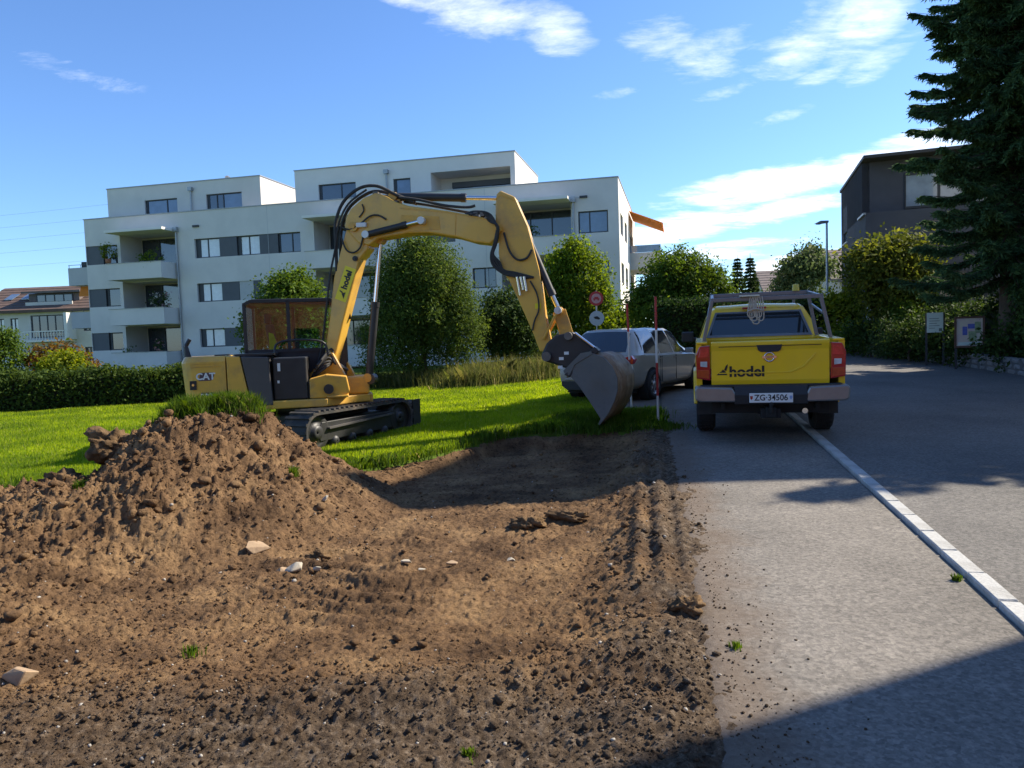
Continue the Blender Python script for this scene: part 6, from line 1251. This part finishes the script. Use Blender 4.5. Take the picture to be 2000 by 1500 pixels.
hedge('hedge', 'dark wild hedge behind notice and poster case at the right', (13.35, 17.2), (15.0, 26.0), 1.75, .7, 16000, .06, L_DARK, rag=.16)
# ---------------- conifers
def spruce(name, label, x, y, H, Rb, z0, seed, m=L_SPR, dens=1., power=.8, droop=.28, cat='tree', group=None, tw=1., step=1.):
    r = np.random.default_rng(seed); e = empty(name, (x, y, gz(x, y))); tag(e, label, cat, group)
    b = MB(); b.tube([(0, 0, -.2), (.03, 0, H*.3), (0, .03, H*.6), (0, 0, H)], .022*H*.9, 10, .02); b.build('trunk', BARK, e)
    br = MB(); C = []; D = []; S = []
    z = z0
    while z < H-.25:
        f = (H-z)/(H-z0); L = Rb*f**power*(.86+.28*r.random()); nb = int(r.integers(5, 8)); a0 = r.random()*6.28
        for k in range(nb):
            a = a0+6.283*k/nb+r.normal(0, .18); l = L*(.75+.45*r.random()); dr = droop*(.6+.8*r.random())
            t = np.linspace(0, 1, 7); px = np.cos(a)*l*t; py = np.sin(a)*l*t; pz = z-dr*l*np.sin(t*math.pi*.62)+.10*l*t**3
            br.tube(np.stack([px, py, pz], -1)[::2], .018+.012*f, 5, .004)
            m_ = int(l*46*dens)+8; tt_ = r.random(m_)**.75; bx = np.interp(tt_, t, px); by = np.interp(tt_, t, py); bz = np.interp(tt_, t, pz)
            side = r.choice([-1, 1], m_); ln = (.20+.34*r.random(m_))*(1-.45*tt_)*min(1, .45+l*.35)*tw; an = a+side*(.35+.75*r.random(m_))*(1-.5*(tt_ > .9))
            dv = np.stack([np.cos(an), np.sin(an), -.30-.85*r.random(m_)*(1-.4*tt_)], -1); dv /= np.linalg.norm(dv, axis=1)[:, None]
            C.append(np.stack([bx, by, bz], -1)); D.append(dv); S.append(ln)
        z += (.20+.20*f+.06*r.random())*step
    C = np.concatenate(C); D = np.concatenate(D); S = np.concatenate(S); out = []
    # every twig: a spindle of three crossed blades plus short side sprigs
    for q in range(3):
        w = np.cross(D, r.normal(size=D.shape)); w /= np.linalg.norm(w, axis=1)[:, None]+1e-9; wd = (.030+.02*r.random(len(C)))[:, None]*tw
        V = np.empty((len(C), 4, 3)); V[:, 0] = C; V[:, 1] = C+D*S[:, None]*.45+w*wd; V[:, 2] = C+D*S[:, None]; V[:, 3] = C+D*S[:, None]*.45-w*wd; out.append(V.reshape(-1, 3))
    for q in range(4):
        t = (.25+.65*r.random(len(C)))[:, None]; w = r.normal(size=D.shape); w = D*.7+w/np.linalg.norm(w, axis=1)[:, None]*.75; w /= np.linalg.norm(w, axis=1)[:, None]; s = np.cross(w, r.normal(size=D.shape)); s /= np.linalg.norm(s, axis=1)[:, None]+1e-9
        o = C+D*S[:, None]*t; l = S[:, None]*(.30+.25*r.random(len(C)))[:, None]; V = np.empty((len(C), 4, 3)); V[:, 0] = o; V[:, 1] = o+w*l*.5+s*.016*tw; V[:, 2] = o+w*l; V[:, 3] = o+w*l*.5-s*.016*tw; out.append(V.reshape(-1, 3))
    br.build('branches', BARK, e); npmesh('crown', np.concatenate(out), 4, m, e); return e
spruce('spruce_tree', 'huge dark spruce with hanging branches at the right edge', 13.05, 19.4, 15.8, 2.3, 2.55, 5, power=.32, dens=2.6, step=.72)
spruce('spruce_tree', 'spruce outside the right edge whose shadow falls on the road', 12.6, 10.9, 9.5, 2.0, 1.2, 8, power=.7, dens=.8)
spruce('fir_tree', 'left of two small dark firs behind the pickup cab', 19.0, 62, 7.4, 1.3, .5, 12, m=L_DARK, dens=.7, tw=1.6)
spruce('fir_tree', 'right of two small dark firs behind the pickup cab', 20.4, 63, 7.6, 1.4, .5, 13, m=L_DARK, dens=.7, tw=1.6)
# things on the balconies
TERR = mat('terracotta', (.35, .14, .07), .8, var=.15)
def pot(x, y, z, h, w, m, lab, flower=None):
    e = empty('potted_plant', on_aw(x, y, z), math.atan2(-.2221, .975)); tag(e, lab, 'plant', 'plants on the balconies of the pale building'); b = MB(); b.lathe([(.001, 0), (.16, 0), (.2, .3), (.18, .3), (.17, .26), (.001, .26)], (0, 0, 0), (0, 0, 1), 14); b.build('pot', TERR, e)
    npmesh('foliage', crown([(0, 0, .3+h*.5, w, w, h*.55)], 420, .07, .1, 14), 4, m, e)
    if flower: npmesh('blossoms', crown([(0, 0, .35+h*.6, w, w, h*.5)], 160, .06, .08, 10), 4, flower, e)
PINK = leafmat('blossom_pink', (.5, .2, .2), (.7, .45, .42), .3); WFL = leafmat('blossom_white', (.55, .5, .46), (.75, .7, .66), .3)
pot(2.0, -.3, 7.5, .9, .45, L_YEL, 'bushy yellow green plant in the top left corner window')
pot(5.9, -.9, 6.44, 1.2, .6, L_LIGHT, 'broad leafy plant on the top left balcony, right end')
pot(5.1, -.7, 6.44, 1.0, .5, L_MID, 'leafy plant on the top left balcony, middle')
pot(5.7, -.6, 3.48, 1.35, .28, L_DARK, 'slim plant with white blossoms on the second balcony', WFL)
pot(6.4, -.6, 3.48, 1.35, .26, L_DARK, 'slim plant with pink blossoms on the second balcony', PINK)
pot(5.8, -.7, .4, 1.5, .3, L_DARK, 'plant with pink blossoms on the lowest left balcony', PINK)
pot(3.6, -.9, .4, 1.0, .35, L_MID, 'low plant with white blossoms on the lowest left balcony', WFL)
pot(31.0, -.8, 6.44, 1.1, .4, L_MID, 'leafy plant on the top right balcony')
e = empty('grill', on_aw(-1.0, 1.4, 6.46)); tag(e, 'black covered grill on the left side balcony', 'grill'); b = MB(); b.box(-.45, .45, -.3, .3, .55, 1.45); b.build('cover', MBLK, e, .05); b = MB(); [b.box(x, x+.05, y, y+.05, 0, .55) for x in (-.4, .35) for y in (-.25, .2)]; b.build('leg', MBLK, e)
